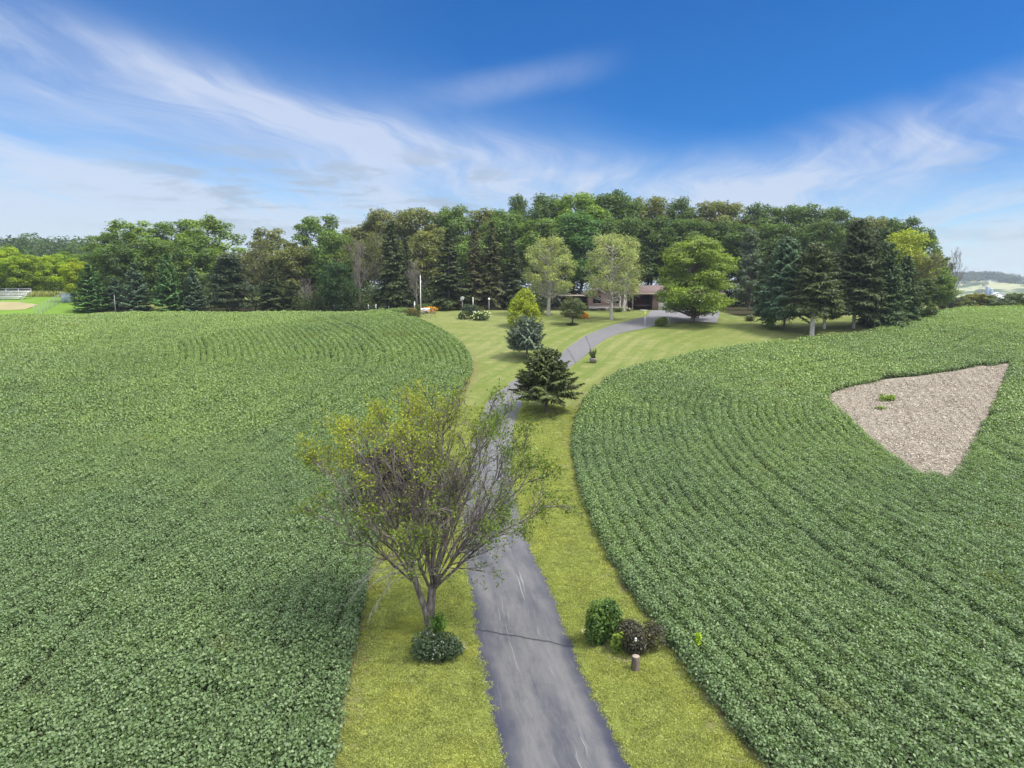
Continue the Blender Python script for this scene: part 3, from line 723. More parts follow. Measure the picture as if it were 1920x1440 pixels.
# ---- middle row
MR = [('round',232,448,138,74,DK,'dark tree behind the leftmost spruces'),('round',300,446,140,84,MD,'green tree filling the gap behind the two left spruces'),
 ('round',366,440,140,80,MD,'green tree between the tall spruces and the drooping grey pine'),('thin',452,462,142,80,OL,'sparse tree behind the drooping grey pine'),
 ('thin',500,444,144,84,OL,'half bare tree right of the drooping grey pine'),('round',556,452,142,80,OL,'olive tree with sunlit gaps left of the small round green tree'),
 ('round',628,432,142,80,MD,'green tree standing directly behind the small round green tree'),('thin',672,436,138,80,OL,'grey twiggy tree behind the leaning bare trunk'),
 ('thin',705,430,140,70,OL,'grey twiggy tree beside the tall narrow spruce'),('round',805,428,140,90,OL,'light olive tree between the two tall dark spruces'),
 ('round',880,440,142,80,MD,'green tree behind the dark spruce right of the flagpole'),('oak',945,400,146,90,MD,'tree right of the drooping brown-green spruces'),
 ('oak',1010,410,142,110,MD,'deep green tree behind the left pale-crowned tree'),('oak',1082,400,142,110,GN,'rich green tree seen between the two pale-crowned trees'),
 ('oak',1160,410,142,110,DK,'dark tree behind the right pale-crowned tree'),('oak',1225,412,144,100,DK,'dark tree between the right pale-crowned tree and the bright green tree'),
 ('oak',1290,410,142,110,DK,'dark tree right behind the bright green tree'),('oak',1360,420,142,100,DK,'dark tree right of the bright green tree\'s top'),
 ('oak',1440,420,142,100,DK,'dark tree behind the pale blue-green spruce'),('oak',1540,418,136,100,DK,'dark tree behind the white-trunked spruce'),
 ('round',1688,430,126,76,YG,'yellow-green broadleaf tree lighting up the right end of the wood'),
 ('thin',1722,462,122,74,OL,'grey twiggy tree right of the yellow-green one'),('round',1752,500,126,60,MD,'low green tree at the right corner of the wood')]
for k, px, top, Y, w, c, lb in MR: tree(k, px, top, Y, w * 1.4, c, lb, 'woodland_tree', group='trees inside the wood')
# ---- front row of the wood
FR = [('fir',172,497,126,78,GN,'leftmost spruce, layered dark green, right of the chain-link fence','spruce_tree'),
 ('round',148,484,137,64,(.27,.34,.014),'bright yellow tree behind the leftmost spruce','yellow_tree'),
 ('fir',218,520,128,54,BS,'short dark spruce behind the thin white pole','spruce_tree'),
 ('fir',256,494,127,66,BS,'blue-green spruce second from the white pole','spruce_tree'),
 ('fir',318,477,126,72,GN,'tallest of the layered spruces at the left end','spruce_tree'),
 ('fir',364,503,127,58,BS,'bluish spruce left of the drooping grey pine','spruce_tree'),
 ('pine',432,468,124,118,(.062,.088,.050),'wide drooping grey-green pine at the left field edge','pine_tree'),
 ('spr',512,488,125,62,DS,'thin dark spruce right of the drooping grey pine','spruce_tree'),
 ('spr',548,528,125,56,DS,'low dark spruce among scrub left of the round green tree','spruce_tree'),
 ('dead',575,515,124,60,OL,'leafless grey brush left of the round green tree','dead_tree'),
 ('round',632,490,122,82,(.040,.086,.026),'small round green tree at the edge of the left field','round_tree'),
 ('dead',676,440,124,70,OL,'leafless grey tree right of the round green tree','dead_tree'),
 ('spr',737,412,124,88,DS,'tall narrow dark spruce left of the flagpole','spruce_tree'),
 ('spr',762,446,128,60,DS,'shorter spruce at the back right of the tall narrow one','spruce_tree'),
 ('dead',782,478,123,64,OL,'leafless tree with fanned grey branches behind the flagpole','dead_tree'),
 ('spr',842,430,123,96,DS,'large dark spruce right of the flagpole','spruce_tree'),
 ('spr',890,424,125,60,(.09,.088,.034),'brownish drooping spruce left of the lamp post','spruce_tree'),
 ('spr',922,414,126,70,(.085,.095,.034),'tall brown-green spruce behind the lamp post','spruce_tree'),
 ('spr',962,432,127,64,DS,'dark spruce left of the left pale-crowned tree','spruce_tree')]
for k, px, top, Y, w, c, lb, nm in FR:
    tree(k, px, top, Y, w, c, lb, nm, 'tree' if nm != 'pine_tree' else 'pine', group={'spruce_tree': 'spruces along the front of the wood', 'dead_tree': 'leafless trees at the wood edge'}.get(nm), bark=M_PALE if nm == 'spruce_tree' and px > 730 else None)
# ---- right-hand group in front of the wood
tree('pine', 1402, 418, 122, 76, (.105, .145, .095), 'blue-grey pine right of the bright green tree', 'pine_tree', 'pine')
def unique(fn, name, label, cat, px, py, top, wpx, color, seed, bark=None, Y=None, **k):
    p = P(px, py); Y = float(p[1]); H = ztop(top, Y) - p[2]; rad = wpx / 2 * Y / F
    tm, cm = fn(seed, H=H, **({'Rr': rad} if fn is not bare else {}), bark=bark, **k)
    e = thing(name, label, cat, tuple(p)); put('trunk', tm, e)
    if cm: put('crown', cm, e, color=color)
    return e, p, H, rad
sprk = dict(step=.34, nbr=12, needle=.5, dens=.16, droop=.30, up=.22, pw=.62)
unique(spruce, 'spruce_tree', 'pale blue-green spruce with a dark stem, left of the white-trunked spruce', 'tree', 1470, 618, 446, 122, (.10, .17, .095), 301, base=2.9, **sprk)
unique(spruce, 'spruce_tree', 'dark spruce with a thick white trunk, nearest the right field', 'tree', 1522, 630, 457, 124, (.085, .115, .038), 302, bark=M_BIRCH, base=4.0, trunkr=.34, **sprk)
unique(spruce, 'spruce_tree', 'dark spruce with a slim pale trunk just right of the thick white one', 'tree', 1545, 617, 470, 104, DS, 303, bark=M_BIRCH, base=3.8, trunkr=.22, **sprk)
unique(spruce, 'spruce_tree', 'tall dark spruce left of the last spruce before the right field', 'tree', 1600, 616, 410, 124, DS, 304, bark=M_PALE, base=3., trunkr=.25, **sprk)
unique(spruce, 'spruce_tree', 'green-black spruce whose boughs touch the ground beside the right field', 'tree', 1652, 611, 452, 104, (.07, .12, .042), 305, base=.3, **sprk)
unique(spruce, 'spruce_tree', 'low bushy dark spruce at the tip of the lawn by the right field', 'tree', 1690, 605, 480, 76, (.07, .12, .042), 306, base=.2, **sprk)
unique(decid, 'round_tree', 'yellowish shrubby tree beside the last right spruces', 'tree', 1722, 600, 520, 60, (.075, .115, .03), 307, base=.4, nb=22, nl=6000, leaf=.34, prof=oval)
unique(spruce, 'spruce_tree', 'dark spruce between the pale blue-green spruce and the blue-grey pine', 'tree', 1440, 592, 470, 70, DS, 308, base=1.2, **sprk)
tree('round', 1765, 518, 128, 44, (.05, .08, .025), 'spiky green tree at the very right corner of the wood', 'round_tree')
tree('dead', 1786, 455, 134, 50, OL, 'bare twigs reaching into the sky at the right end of the wood', 'dead_tree')
tree('shrub', 1782, 556, 131, 44, (.05, .06, .03), 'dark low tree leaning over the corner of the right field', 'shrub', 'shrub')
# ---- lawn trees
feather = lambda t: math.sqrt(max(.02, 1 - (2 * t - 1.15) ** 2 / 1.4))
unique(decid, 'lawn_tree', 'big bright green spreading tree beside the garage apron', 'tree', 1297, 606, 438, 160, (.18, .255, .045), 320, base=1.2, nb=80, nl=30000, leaf=.32, prof=lambda t: min(1, t * 2.6 + .55) * math.sqrt(max(.02, 1 - t ** 3.2)), flat=.42, trunkr=.3, blob=.24)
def pale(seed, px, py, top, wpx, label, col):
    p = P(px, py); Y = float(p[1]); H = ztop(top, Y) - p[2]; rad = wpx / 2 * Y / F
    tm, cm = decid(seed, H=H, Rr=rad, base=3.4, nb=72, nl=11500, leaf=.23, prof=oval, flat=.75, trunkr=.24, blob=.21, bark=M_PALE, inner=.25)
    e = thing('pale_lawn_tree', label, 'tree', tuple(p), group='two thinning pale trees on the lawn before the house'); put('trunk', tm, e); put('crown', cm, e, color=col)
pale(331, 1028, 591, 440, 104, 'thinning pale yellow-green tree left of the house', (.30, .35, .14))
pale(332, 1146, 600, 432, 120, 'thinning pale yellow-green tree in front of the house', (.30, .35, .145))
def birch():
    p = np.array(ground(at(1166, 118), 118)); e = thing('birch_tree', 'white birch with two forked stems before the house wall', 'tree', tuple(p))
    r = np.random.default_rng(5); ls = []
    for tx, tz, rr in ((-1.1, 7.5, .16), (.9, 8.5, .17), (1.7, 6.5, .12)):
        ls.append((curve((tx * .12, 0, 0), (tx, r.normal() * .3, tz), r, 0, .012, 8), np.linspace(rr, .05, 8), 7))
        for k in range(10):
            z0 = tz * r.uniform(.35, .95); a = r.uniform(0, 6.28); ls.append((curve((tx * z0 / tz, 0, z0), (tx * z0 / tz + math.cos(a) * 1.8, math.sin(a) * 1.8, z0 + r.uniform(.3, 1.4)), r, -.1), np.linspace(.04, .01, 6), 3))
    put('trunk', tubes_mesh('trunk', ls, M_BIRCH), e)
    n = 3600; k = r.integers(0, len(ls), n); p_ = np.array([ls[i][0][-1] for i in k]) + r.normal(size=(n, 3)) * [.6, .6, .8]
    v, f = leaf_arrays(p_, r.normal(size=(n, 3)) + [0, 0, .5], .2, .12, r)
    put('crown', mesh('crown', v, f, {'tint': ('FACE', r.uniform(0, 1, n))}, [M_LEAF]), e, color=(.14, .15, .07))
birch()
# three trees down the drive
unique(spruce, 'spruce_tree', 'dense dark green spruce in the middle, standing right beside the driveway', 'tree', 1024, 774, 655, 140, (.085, .110, .032), 340, base=1.9, step=.22, nbr=14, needle=.42, dens=.09, droop=.16, up=.26, pw=.80, trunkr=.15, wid=.26)
unique(spruce, 'blue_spruce', 'small blue-grey spruce behind the dark one, on the lawn left of the driveway', 'tree', 988, 672, 606, 90, (.125, .165, .12), 341, base=1.3, step=.24, nbr=12, needle=.40, dens=.11, droop=.0, up=.42, pw=.66, trunkr=.12)
unique(decid, 'young_tree', 'bright yellow-green young tree right behind the blue spruce', 'tree', 983, 612, 541, 84, (.27, .33, .024), 342, base=.25, nb=90, nl=12000, leaf=.25, prof=lambda t: (1 - t) ** .8 * min(1, .75 + 1.5 * t) + .05, flat=.8, trunkr=.1, blob=.21)
e_, p_, H_, r_ = unique(decid, 'ornamental_tree', 'small bronze-green ornamental tree on a thin stem, left of the house', 'tree', 1073, 609, 556, 54, (.10, .125, .05), 343, base=1.0, nb=26, nl=6000, leaf=.2, prof=oval, flat=.55, trunkr=.09, blob=.34)

# ------------------------------------------------------------------ shrubs and flower beds
def bush(name, label, cat, loc, rx, ry, h, leaf, n, color, seed, flowers=None, stems=True, blobs=9, mt=None, up=.6, group=None, zlow=.0):
    r = np.random.default_rng(seed); e = thing(name, label, cat, tuple(loc), group=group)
    C = np.c_[r.uniform(-.5, .5, blobs) * rx * 1.1, r.uniform(-.5, .5, blobs) * ry * 1.1, r.uniform(.3, .62, blobs) * h]; k = r.integers(0, blobs, n)
    d = unit(r.normal(size=(n, 3)) + [0, 0, .3]); rad = r.uniform(0, 1, n) ** .3
    p = C[k] + d * rad[:, None] * [rx * .52, ry * .52, h * .42]; p[:, 2] = np.abs(p[:, 2]) + zlow
    v, f = leaf_arrays(p, d * .6 + r.normal(size=(n, 3)) * .5 + [0, 0, up], leaf * r.uniform(.7, 1.3, n), leaf * .55, r)
    tn = np.clip(.45 + r.normal(size=n) * .22, 0, 1)
    put('foliage', mesh('foliage', v, f, {'tint': ('FACE', tn)}, [mt or M_LEAF]), e, color=color)
    if stems:
        ls = [(curve((c[0] * .15, c[1] * .15, 0), c, r, 0, .05, 4), np.linspace(.03, .01, 4), 4) for c in C]; put('stems', tubes_mesh('stems', ls, M_BARK), e)
    if flowers:
        col, nf, sz = flowers; k = r.integers(0, blobs, nf); d = unit(r.normal(size=(nf, 3)) + [0, -.35, .5]); p = C[k] + d * [rx * .56, ry * .56, h * .46]; p[:, 2] = np.abs(p[:, 2])
        pp = np.repeat(p, 7, 0) + r.normal(size=(nf * 7, 3)) * sz * .35; v, f = leaf_arrays(pp, r.normal(size=(nf * 7, 3)) + [0, -.4, .8], sz, sz * .8, r)
        fo = put('flowers', mesh('flowers', v, f, {'tint': ('FACE', r.uniform(.4, .9, len(f)))}, [M_PETAL]), e, color=col); fo['kind'] = 'stuff'
    return e
M_PETAL = leaf_mat('petals', .25, .7, (1, 1, 1), .2)
p = P(818, 1236); bush('hydrangea_bush', 'low dark bush with small pale flower heads beside the half-bare tree', 'bush', p, .98, .62, .95, .11, 3600, (.070, .11, .058), 21, ((.32, .37, .30), 45, .04))
p = P(812, 1196); bush('sprout_clump', 'bright green leafy shoots growing against the open tree\'s trunk', 'plant', p + [.12, .15, 0], .40, .34, 1.0, .12, 520, (.10, .20, .03), 22)
p = P(1139, 1213); bush('evergreen_shrub', 'tall green shrub, left one of the cluster right of the driveway', 'shrub', p + [-.12, .2, 0], .80, .66, 1.75, .12, 4200, (.09, .165, .042), 23, zlow=.05)
p = P(1164, 1226); bush('broadleaf_plant', 'yellow-green large-leaved plant squeezed between two shrubs', 'plant', p + [0, .1, 0], .42, .36, .95, .17, 420, (.20, .30, .055), 24, up=1.)
p = P(1204, 1230); bush('barberry_shrub', 'dark purple-brown shrub behind the wooden stump', 'shrub', p + [0, .2, 0], .86, .68, 1.3, .10, 4200, (.075, .072, .05), 25, ((.30, .30, .24), 45, .035))
p = P(765, 955); bush('dark_shrub', 'dark purple-black shrub seen through the bare branches of the big open tree', 'shrub', P(765, 960), 3.4, 2.6, 4.2, .18, 14000, (.024, .020, .022), 26, blobs=16)
p = P(835, 940); bush('green_shrub', 'green shrub beside the dark one, seen through the open tree\'s branches', 'shrub', P(825, 945), .9, .8, 2.0, .16, 1900, (.085, .16, .03), 27)
pc = P(1112, 680); e = bush('potted_plant', 'spiky dark plant with upright shoots in a tub beside the driveway', 'plant', pc + [0, 0, .45], .3, .3, .35, .12, 260, (.05, .08, .02), 28, stems=False)
r = np.random.default_rng(3); ls = []
for k in range(13): a = r.uniform(0, 6.28); t_ = r.uniform(.1, .75); ls.append((curve((0, 0, 0), (math.cos(a) * t_, math.sin(a) * t_ * .7, r.uniform(.7, 1.35)), r, 0, .03, 5), [.05, .075, .08, .075, .03], 6))
put('shoots', tubes_mesh('shoots', ls, plain('shoot_green', (.055, .075, .02), .6, .3)), e)
tb = MB(); tb.tube([(0, 0, -.45), (0, 0, -.1), (0, 0, .02), (0, 0, .06)], [.34, .42, .44, .40], 14); tb.build('tub', plain('stone_tub', (.20, .18, .16), .85, .3), e)
ls = P(1245, 612); bush('round_bush', 'round yellow-green bush at the inner corner of the driveway', 'bush', ls, 1.35, 1.0, 1.35, .18, 2600, (.115, .165, .035), 29, ((.45, .50, .25), 30, .08))
# bed with white hydrangeas in front of the lamp post
Yb = 104
def gp(px, Y): return np.array(ground(at(px, Y), Y))
bush('hydrangea_bush', 'white-flowered bush, left part of the round bed by the lamp post', 'bush', gp(869, 104.5), .9, .8, 1.35, .2, 1500, (.10, .14, .04), 30, ((.62, .66, .45), 30, .12))
bush('hydrangea_bush', 'grey-green feathery bush in the middle of the round bed by the lamp post', 'bush', gp(884, 105.5), 1.7, 1.1, 2.3, .22, 2600, (.085, .115, .075), 31)
bush('hydrangea_bush', 'white-flowered bush, right part of the round bed by the lamp post', 'bush', gp(899, 103.8), 1.6, 1.0, 1.35, .2, 2200, (.10, .15, .045), 32, ((.66, .70, .48), 60, .14))
for q, col, lb, w, h, fl in (((770, 112), (.24, .20, .10), 'tan dried shrub at the tip of the left field', 1.3, 1.2, None), ((777, 107.5), (.10, .11, .03), 'clipped olive bush left of the swing frame', 1.45, 1.25, None),
        ((790, 118), (.085, .12, .04), 'loose green shrubs at the flagpole\'s foot', 2.6, 1.4, None), ((815, 121), (.10, .12, .04), 'green shrub right of the orange flowers under the spruces', 2.0, 1.3, None),
        ((755, 119.5), (.07, .10, .03), 'small green shrub under the tall narrow spruce', 1.5, .9, None), ((835, 120.5), (.11, .13, .035), 'yellowish shrub under the large dark spruce', 1.6, 1.1, None)):
    bush('garden_shrub', lb, 'shrub', gp(*q), w, w * .7, h, .2, 1700, col, 40 + int(q[0]) % 17, fl)
bush('orange_flowers', 'mound of orange-yellow flowers near the flagpole', 'flowers', gp(803, 114), 1.5, .9, .95, .15, 700, (.12, .13, .03), 61, ((.75, .36, .01), 190, .13))
bush('orange_flowers', 'mound of orange-yellow flowers behind the small ornamental tree', 'flowers', P(1087, 597), 1.5, .9, 1.0, .15, 700, (.12, .13, .03), 62, ((.80, .38, .01), 210, .13))
tmp = P(1073, 610); bush('ground_ring', 'low ring of dark green plants round the ornamental tree\'s stem', 'plant', tmp + [0, -.05, 0], 1.0, .8, .45, .14, 800, (.05, .08, .025), 63, stems=False)
bush('garden_shrub', 'round green shrub at the foot of the birch', 'shrub', gp(1160, 116.5), .9, .8, .8, .16, 900, (.12, .17, .05), 64)
bush('garden_shrub', 'pale flowering plant between birch and porch', 'shrub', gp(1180, 117.6), .8, .5, .6, .14, 600, (.14, .16, .07), 65, ((.7, .68, .6), 30, .1))
bush('garden_shrub', 'dark green shrub under the eave left of the brick gable', 'shrub', gp(1092, 121), 1.3, .8, 1.2, .18, 1200, (.06, .09, .03), 66)
bush('weed_clump', 'larger bright green weed clump on the bare patch', 'weed', P(1665, 752), .9, .5, .7, .2, 500, (.20, .30, .05), 80, stems=False)
bush('weed_clump', 'small low weed on the bare patch below the larger green clump', 'weed', P(1652, 768), .6, .4, .35, .16, 200, (.20, .28, .06), 81, stems=False)
bush('corn_plant', 'single pale yellow-green volunteer corn plant poking out of the right crop', 'plant', P(1307, 1228), .10, .10, 1.05, .26, 34, (.36, .48, .05), 82, stems=False)
bush('garden_shrub', 'light green bush left of the pale blue-green spruce', 'shrub', P(1446, 618), .95, .9, 1.9, .2, 1500, (.10, .17, .035), 67)
bush('garden_shrub', 'whitish flowering plant at the shaded lawn edge right of the bright green tree', 'shrub', P(1404, 602), 1.0, .7, 1.0, .18, 900, (.12, .15, .07), 68, ((.5, .5, .4), 20, .1))
bush('garden_shrub', 'green bush right of the yellow-green young tree', 'shrub', P(1012, 590), .9, .8, 1.5, .18, 1100, (.14, .18, .06), 69)
for i, (px, Y, lb) in enumerate(((1112, 121.1, 'low dark shrub under the gable window'), (1130, 121.0, 'low dark shrub right of the gable window'), (1150, 120.9, 'low dark shrub left of the birch along the wall'))):
    bush('foundation_shrub', lb, 'shrub', gp(px, Y), 1.1, .5, .55, .14, 500, (.04, .06, .025), 70 + i, group='low shrubs along the house wall')

# ------------------------------------------------------------------ the big open tree in the foreground
def hero():
    r = np.random.default_rng(77); b = P(805, 1192); e = thing('open_crowned_tree', 'large sparse half-bare tree with many rising limbs, nearest tree left of the driveway', 'tree', tuple(b))
    lines, tw = [], []
    def poly(p, d, L, n, wig, lift, r0, r1, sides):
        pts = [np.array(p, float)]; d = unit(np.array(d, float))
        for i in range(n):
            d = unit(d + r.normal(size=3) * wig + [0, 0, lift]); pts.append(pts[-1] + d * L / n)
        pts = np.array(pts); lines.append((pts, np.linspace(r0, r1, n + 1), sides)); return pts
    def off(pts, s):
        n = len(pts) - 1; i = min(int(s * n), n - 1); return pts[i] + (pts[i + 1] - pts[i]) * (s * n - i), unit(pts[i + 1] - pts[i])
    def side(d, an):
        ax = unit(np.cross(d, r.normal(size=3))); return unit(d * math.cos(an) + ax * math.sin(an))
    lines.append((np.array([[0, 0, -.1], [.0, 0, .15], [.03, 0, .8], [.10, .02, 1.5], [.14, .05, 2.0]]), [.27, .2, .165, .16, .15], 12))
    lines.append((np.array([[-.03, -.02, .3], [-.09, -.04, .85], [-.22, -.05, 1.35], [-.42, -.1, 2.0], [-.50, -.1, 2.4]]), [.12, .12, .115, .10, .09], 10))
    limbs = []
    for i in range(30):
        a = i * 2.399 + .4 + r.normal() * .15; u = (i + .5) / 30
        st = np.array([-.46, -.1, 2.1]) if math.cos(a) < -.35 else np.array([.12, .05, 1.75])
        el_ = 1.50 - 1.62 * u ** .8                       # from straight up to a little below level
        tgt = np.array([.15, 0, 5.2]) + np.array([math.cos(a) * math.cos(el_) * (4.6 if math.cos(a) < 0 else 5.1), math.sin(a) * math.cos(el_) * 4.2, math.sin(el_) * 4.1]) * r.uniform(.82, .98)
        mid = st + (tgt - st) * [.38, .38, .55] + r.normal(size=3) * .12; t_ = np.linspace(0, 1, 13)[:, None]
        pts = st * (1 - t_) ** 2 + mid * 2 * t_ * (1 - t_) + tgt * t_ ** 2; pts[1:] += np.cumsum(r.normal(size=(12, 3)) * .035, 0)
        L0 = np.linalg.norm(tgt - st); lines.append((pts, np.linspace((.060 * r.uniform(.65, 1.15)), .011, 13), 6)); limbs.append(pts)
    dead = lambda p: False
    for lm in limbs:
        for k in range(9):
            s = .2 + .76 * (k + r.uniform()) / 9; p, d = off(lm, s); L2 = (2.3 - 1.35 * s) * r.uniform(.7, 1.15)
            sec = poly(p, side(d, r.uniform(.35, .75)), L2, 7, .09, .06, .030, .009, 4)
            for q in range(7):
                s2 = r.uniform(.2, .98); p2, d2 = off(sec, s2); ter = poly(p2, side(d2, r.uniform(.35, .8)), L2 * r.uniform(.3, .5), 4, .10, .05, .013, .006, 3)
                for w in range(3):
                    p3, d3 = off(ter, r.uniform(.3, 1)); t3 = poly(p3, side(d3, r.uniform(.3, .9)), r.uniform(.2, .5), 2, .1, .03, .007, .004, 3); tw.append(t3[-1]); tw.append(t3[1])
                tw.append(ter[-1])
    put('trunk', tubes_mesh('trunk', lines, M_HB), e)
    # dead pale branches hanging on the left
    dl = []; n0 = len(lines)
    for st, dd, L in (((-.5, -.2, 2.5), (-1, -.1, .45), 2.3), ((-.5, -.3, 2.7), (-.9, -.4, .3), 1.9), ((-.55, -.1, 3.2), (-1, .1, .25), 2.6), ((-.1, -.3, 2.6), (.5, -.5, .6), 1.6),
                      ((-.3, -.3, 3.), (-.7, -.6, .7), 1.8), ((.0, -.2, 3.4), (-.2, -.9, .5), 1.7), ((-.6, -.1, 2.9), (-1.1, -.2, .1), 3.0), ((-.4, 0, 3.6), (-1, -.3, .3), 2.6)):
        s1 = poly(st, dd, L, 10, .10, -.13, .026, .008, 5)
        for q in range(4): p, d = off(s1, r.uniform(.3, .95)); poly(p, side(d, .6), L * r.uniform(.2, .45), 5, .12, -.12, .011, .005, 3)
    put('dead_branches', tubes_mesh('dead_branches', lines[n0:], M_PALE), e)
    T = np.array(tw)
    nz = np.sin(T[:, 0] * 1.3 + 1) * np.sin(T[:, 1] * 1.1 + 2) * np.sin(T[:, 2] * 1.0 + .5)
    rad = np.hypot(T[:, 0], T[:, 1]); hi = sst(T[:, 2], 4.5, 8.6)
    edge_ = sst(np.sqrt((T[:, 0] / 4.6) ** 2 + (T[:, 1] / 4.3) ** 2 + ((T[:, 2] - 5.2) / 4.1) ** 2), .62, 1.0)
    pr = .05 + edge_ * (.20 + .55 * hi * sst(-T[:, 0], -2.5, 2.) + .38 * sst(T[:, 0], 1.2, 3.2)) + .42 * (nz > .45)
    K = T[r.uniform(size=len(T)) < pr]; n = 6; p = np.repeat(K, n, 0); p = p + r.normal(size=p.shape) * .12; m = len(p)
    v, f = leaf_arrays(p, r.normal(size=(m, 3)) * .8 + [0, 0, .8], .125 * r.uniform(.6, 1.25, m), .055, r)
    yel = np.clip(sst(p[:, 2], 4.5, 8.5) * sst(-p[:, 0], -3, 1) * .9 + r.normal(size=m) * .15 + .15, 0, 1)
    m_, g, bs, out = mat('open_tree_leaves'); t = g.attr('tint'); n_ = g.noise(g.pos(), 3, 3)
    c = g.mix(t, (.085, .155, .022), (.30, .33, .028)); c = g.mix(n_.ss(.62, .8) * .6, c, (.30, .16, .04))
    g.link(c, bs.inputs['Base Color']); bs.inputs['Roughness'].default_value = .5
    tr = g.new('ShaderNodeBsdfTranslucent'); g.link(g.mix(1., c, (1.3, 1.4, .6), 'MULTIPLY'), tr.inputs[0]); mx = g.new('ShaderNodeMixShader'); mx.inputs[0].default_value = .35
    g.link(bs.outputs[0], mx.inputs[1]); g.link(tr.outputs[0], mx.inputs[2]); g.link(mx.outputs[0], out.inputs[0])
    put('crown', mesh('crown', v, f, {'tint': ('FACE', yel)}, [m_]), e)
    print('hero', len(lines), m)
M_HB = bark_mat('open_tree_bark', (.050, .041, .038), (.25, .215, .195), 7)
hero()
# gravel at its foot
def gravel(name, label, c, rx, ry, n, seed, col=(.42, .37, .32), ang=0.):
    r = np.random.default_rng(seed); a = r.uniform(0, 6.28, n); q = np.sqrt(r.uniform(0, 1, n)); x_, y_ = np.cos(a) * q * rx, np.sin(a) * q * ry
    x = c[0] + x_ * math.cos(ang) - y_ * math.sin(ang); y = c[1] + x_ * math.sin(ang) + y_ * math.cos(ang)
    V, Fc = [], []; base = np.array([(1, 0, 0), (0, 1, 0), (-1, 0, 0), (0, -1, 0), (0, 0, 1), (0, 0, -1)], float); fc = np.array([(0, 1, 4), (1, 2, 4), (2, 3, 4), (3, 0, 4), (1, 0, 5), (2, 1, 5), (3, 2, 5), (0, 3, 5)])
    for i in range(n):
        s = r.uniform(.02, .05); V.append(np.array([x[i], y[i], float(hz(x[i], y[i])) + .015]) + base * s * r.uniform(.6, 1.2, (6, 3))); Fc.append(fc + 6 * i)
    tag(put(name, mesh(name, np.concatenate(V), np.concatenate(Fc), mats=[plain(name + '_stone', col, .9, .5, 9)])), label, 'gravel', kind='stuff')
gravel('gravel_patch', 'patch of pale stones between the flowering bush and the driveway edge', P(851, 1208), .62, .26, 700, 4, ang=-.5)
gravel('gravel_bed', 'grey mulch and stones under the right shrub cluster', P(1150, 1236) + [0, .3, 0], .95, .40, 800, 5, (.20, .18, .15), -.55)
gravel('gravel_margin', 'few pale stones left of the green shrub by the driveway', P(1100, 1185), .22, .4, 160, 6)
# stump with a path lamp
p = P(1191, 1258); e = thing('tree_stump', 'weathered upright log stump in front of the purple shrub', 'stump', tuple(p))
st = MB(); st.tube([(0, 0, -.05), (0, 0, .1), (.01, 0, .3), (.01, 0, .5), (.01, 0, .53)], [.17, .15, .14, .145, .13], 14); st.build('log', M_BARK, e)
tp = MB(); tp.tube([(.01, 0, .531), (.01, 0, .536)], [.125, .12], 14); tp.build('cut_face', plain('cut_wood', (.30, .25, .20), .8, .3, 12), e)
e = thing('path_lamp', 'small solar path lamp on a thin black stake behind the stump', 'lamp', tuple(p + [.03, .22, 0]))
MB().tube([(0, 0, 0), (0, 0, .95)], .012, 6).build('stake', plain('black_metal', (.02, .02, .02), .5), e)
MB().tube([(0, 0, .95), (0, 0, 1.0), (0, 0, 1.04)], [.035, .04, .035], 10).build('lens', plain('frosted_lens', (.72, .74, .72), .4), e)
MB().tube([(0, 0, 1.04), (0, 0, 1.06), (0, 0, 1.09)], [.05, .045, .02], 10).build('lamp_cap', plain('lamp_steel', (.55, .56, .58), .3, .1, 3, .7), e)
# ------------------------------------------------------------------ house
def brick_mat():
    m, g, bs, out = mat('brick'); b = g.new('ShaderNodeTexBrick'); x, y, z = g.sep(g.pos())
    g.link(g.comb(x + y, z, 0), b.inputs['Vector']); b.inputs['Scale'].default_value = 1
    b.inputs['Brick Width'].default_value = .21; b.inputs['Row Height'].default_value = .075; b.inputs['Mortar Size'].default_value = .008
    b.inputs['Color1'].default_value = (.27, .15, .13, 1); b.inputs['Color2'].default_value = (.19, .095, .085, 1); b.inputs['Mortar'].default_value = (.34, .30, .28, 1)
    n = g.noise(g.pos(), .8, 4); g.link(g.mix(n * .4, b.outputs[0], (.32, .21, .19)), bs.inputs['Base Color']); bs.inputs['Roughness'].default_value = .9; return m
M_BRICK = brick_mat(); M_STONE = plain('stone_base', (.34, .30, .30), .9, .35, 2.5, bump=.4)
M_TRIM = plain('brown_trim', (.10, .045, .035), .6); M_ROOF = plain('shingles', (.17, .12, .112), .9, .25, 5, bump=.4)
M_DARK = plain('dark_wood', (.055, .032, .030), .7, .3); M_GLASS = plain('window_glass', (.02, .03, .045), .12, .1); M_WHITE = plain('white_paint', (.72, .70, .66), .55, .06)
Gz = 9.35
hx = lambda px: at(px, 122.5)
H = thing('brick_house', 'long low brick ranch house with brown roof behind the lawn trees', 'house', (hx(1200), 126, Gz))
ox, oy = hx(1200), 126
def part(mb, name, m, par=None, label=None):
    mb.v = [v - np.array([ox, oy, Gz]) for v in mb.v]; o = mb.build(name, m, par or H)
    if label: o['label'] = label
    return o
x0, x1 = hx(1104), hx(1176); ze = 12.45; xm = (x0 + x1) / 2; zr = ze + (xm - x0) * .42
w = MB(); w.prism([(x0, Gz - .3), (x1, Gz - .3), (x1, ze), (xm, zr), (x0, ze)], 'y', 122.4, 131)
gw = part(w, 'wall', M_BRICK)
part(MB().box(x0 - .05, x1 + .05, 122.3, 122.42, Gz - .3, Gz + .85), 'stone_band', M_STONE)
part(MB().box(x0 - .1, x1 + .1, 122.27, 122.45, Gz + .85, Gz + .93), 'ledge', plain('ledge_stone', (.45, .42, .40), .8))
r_ = MB()
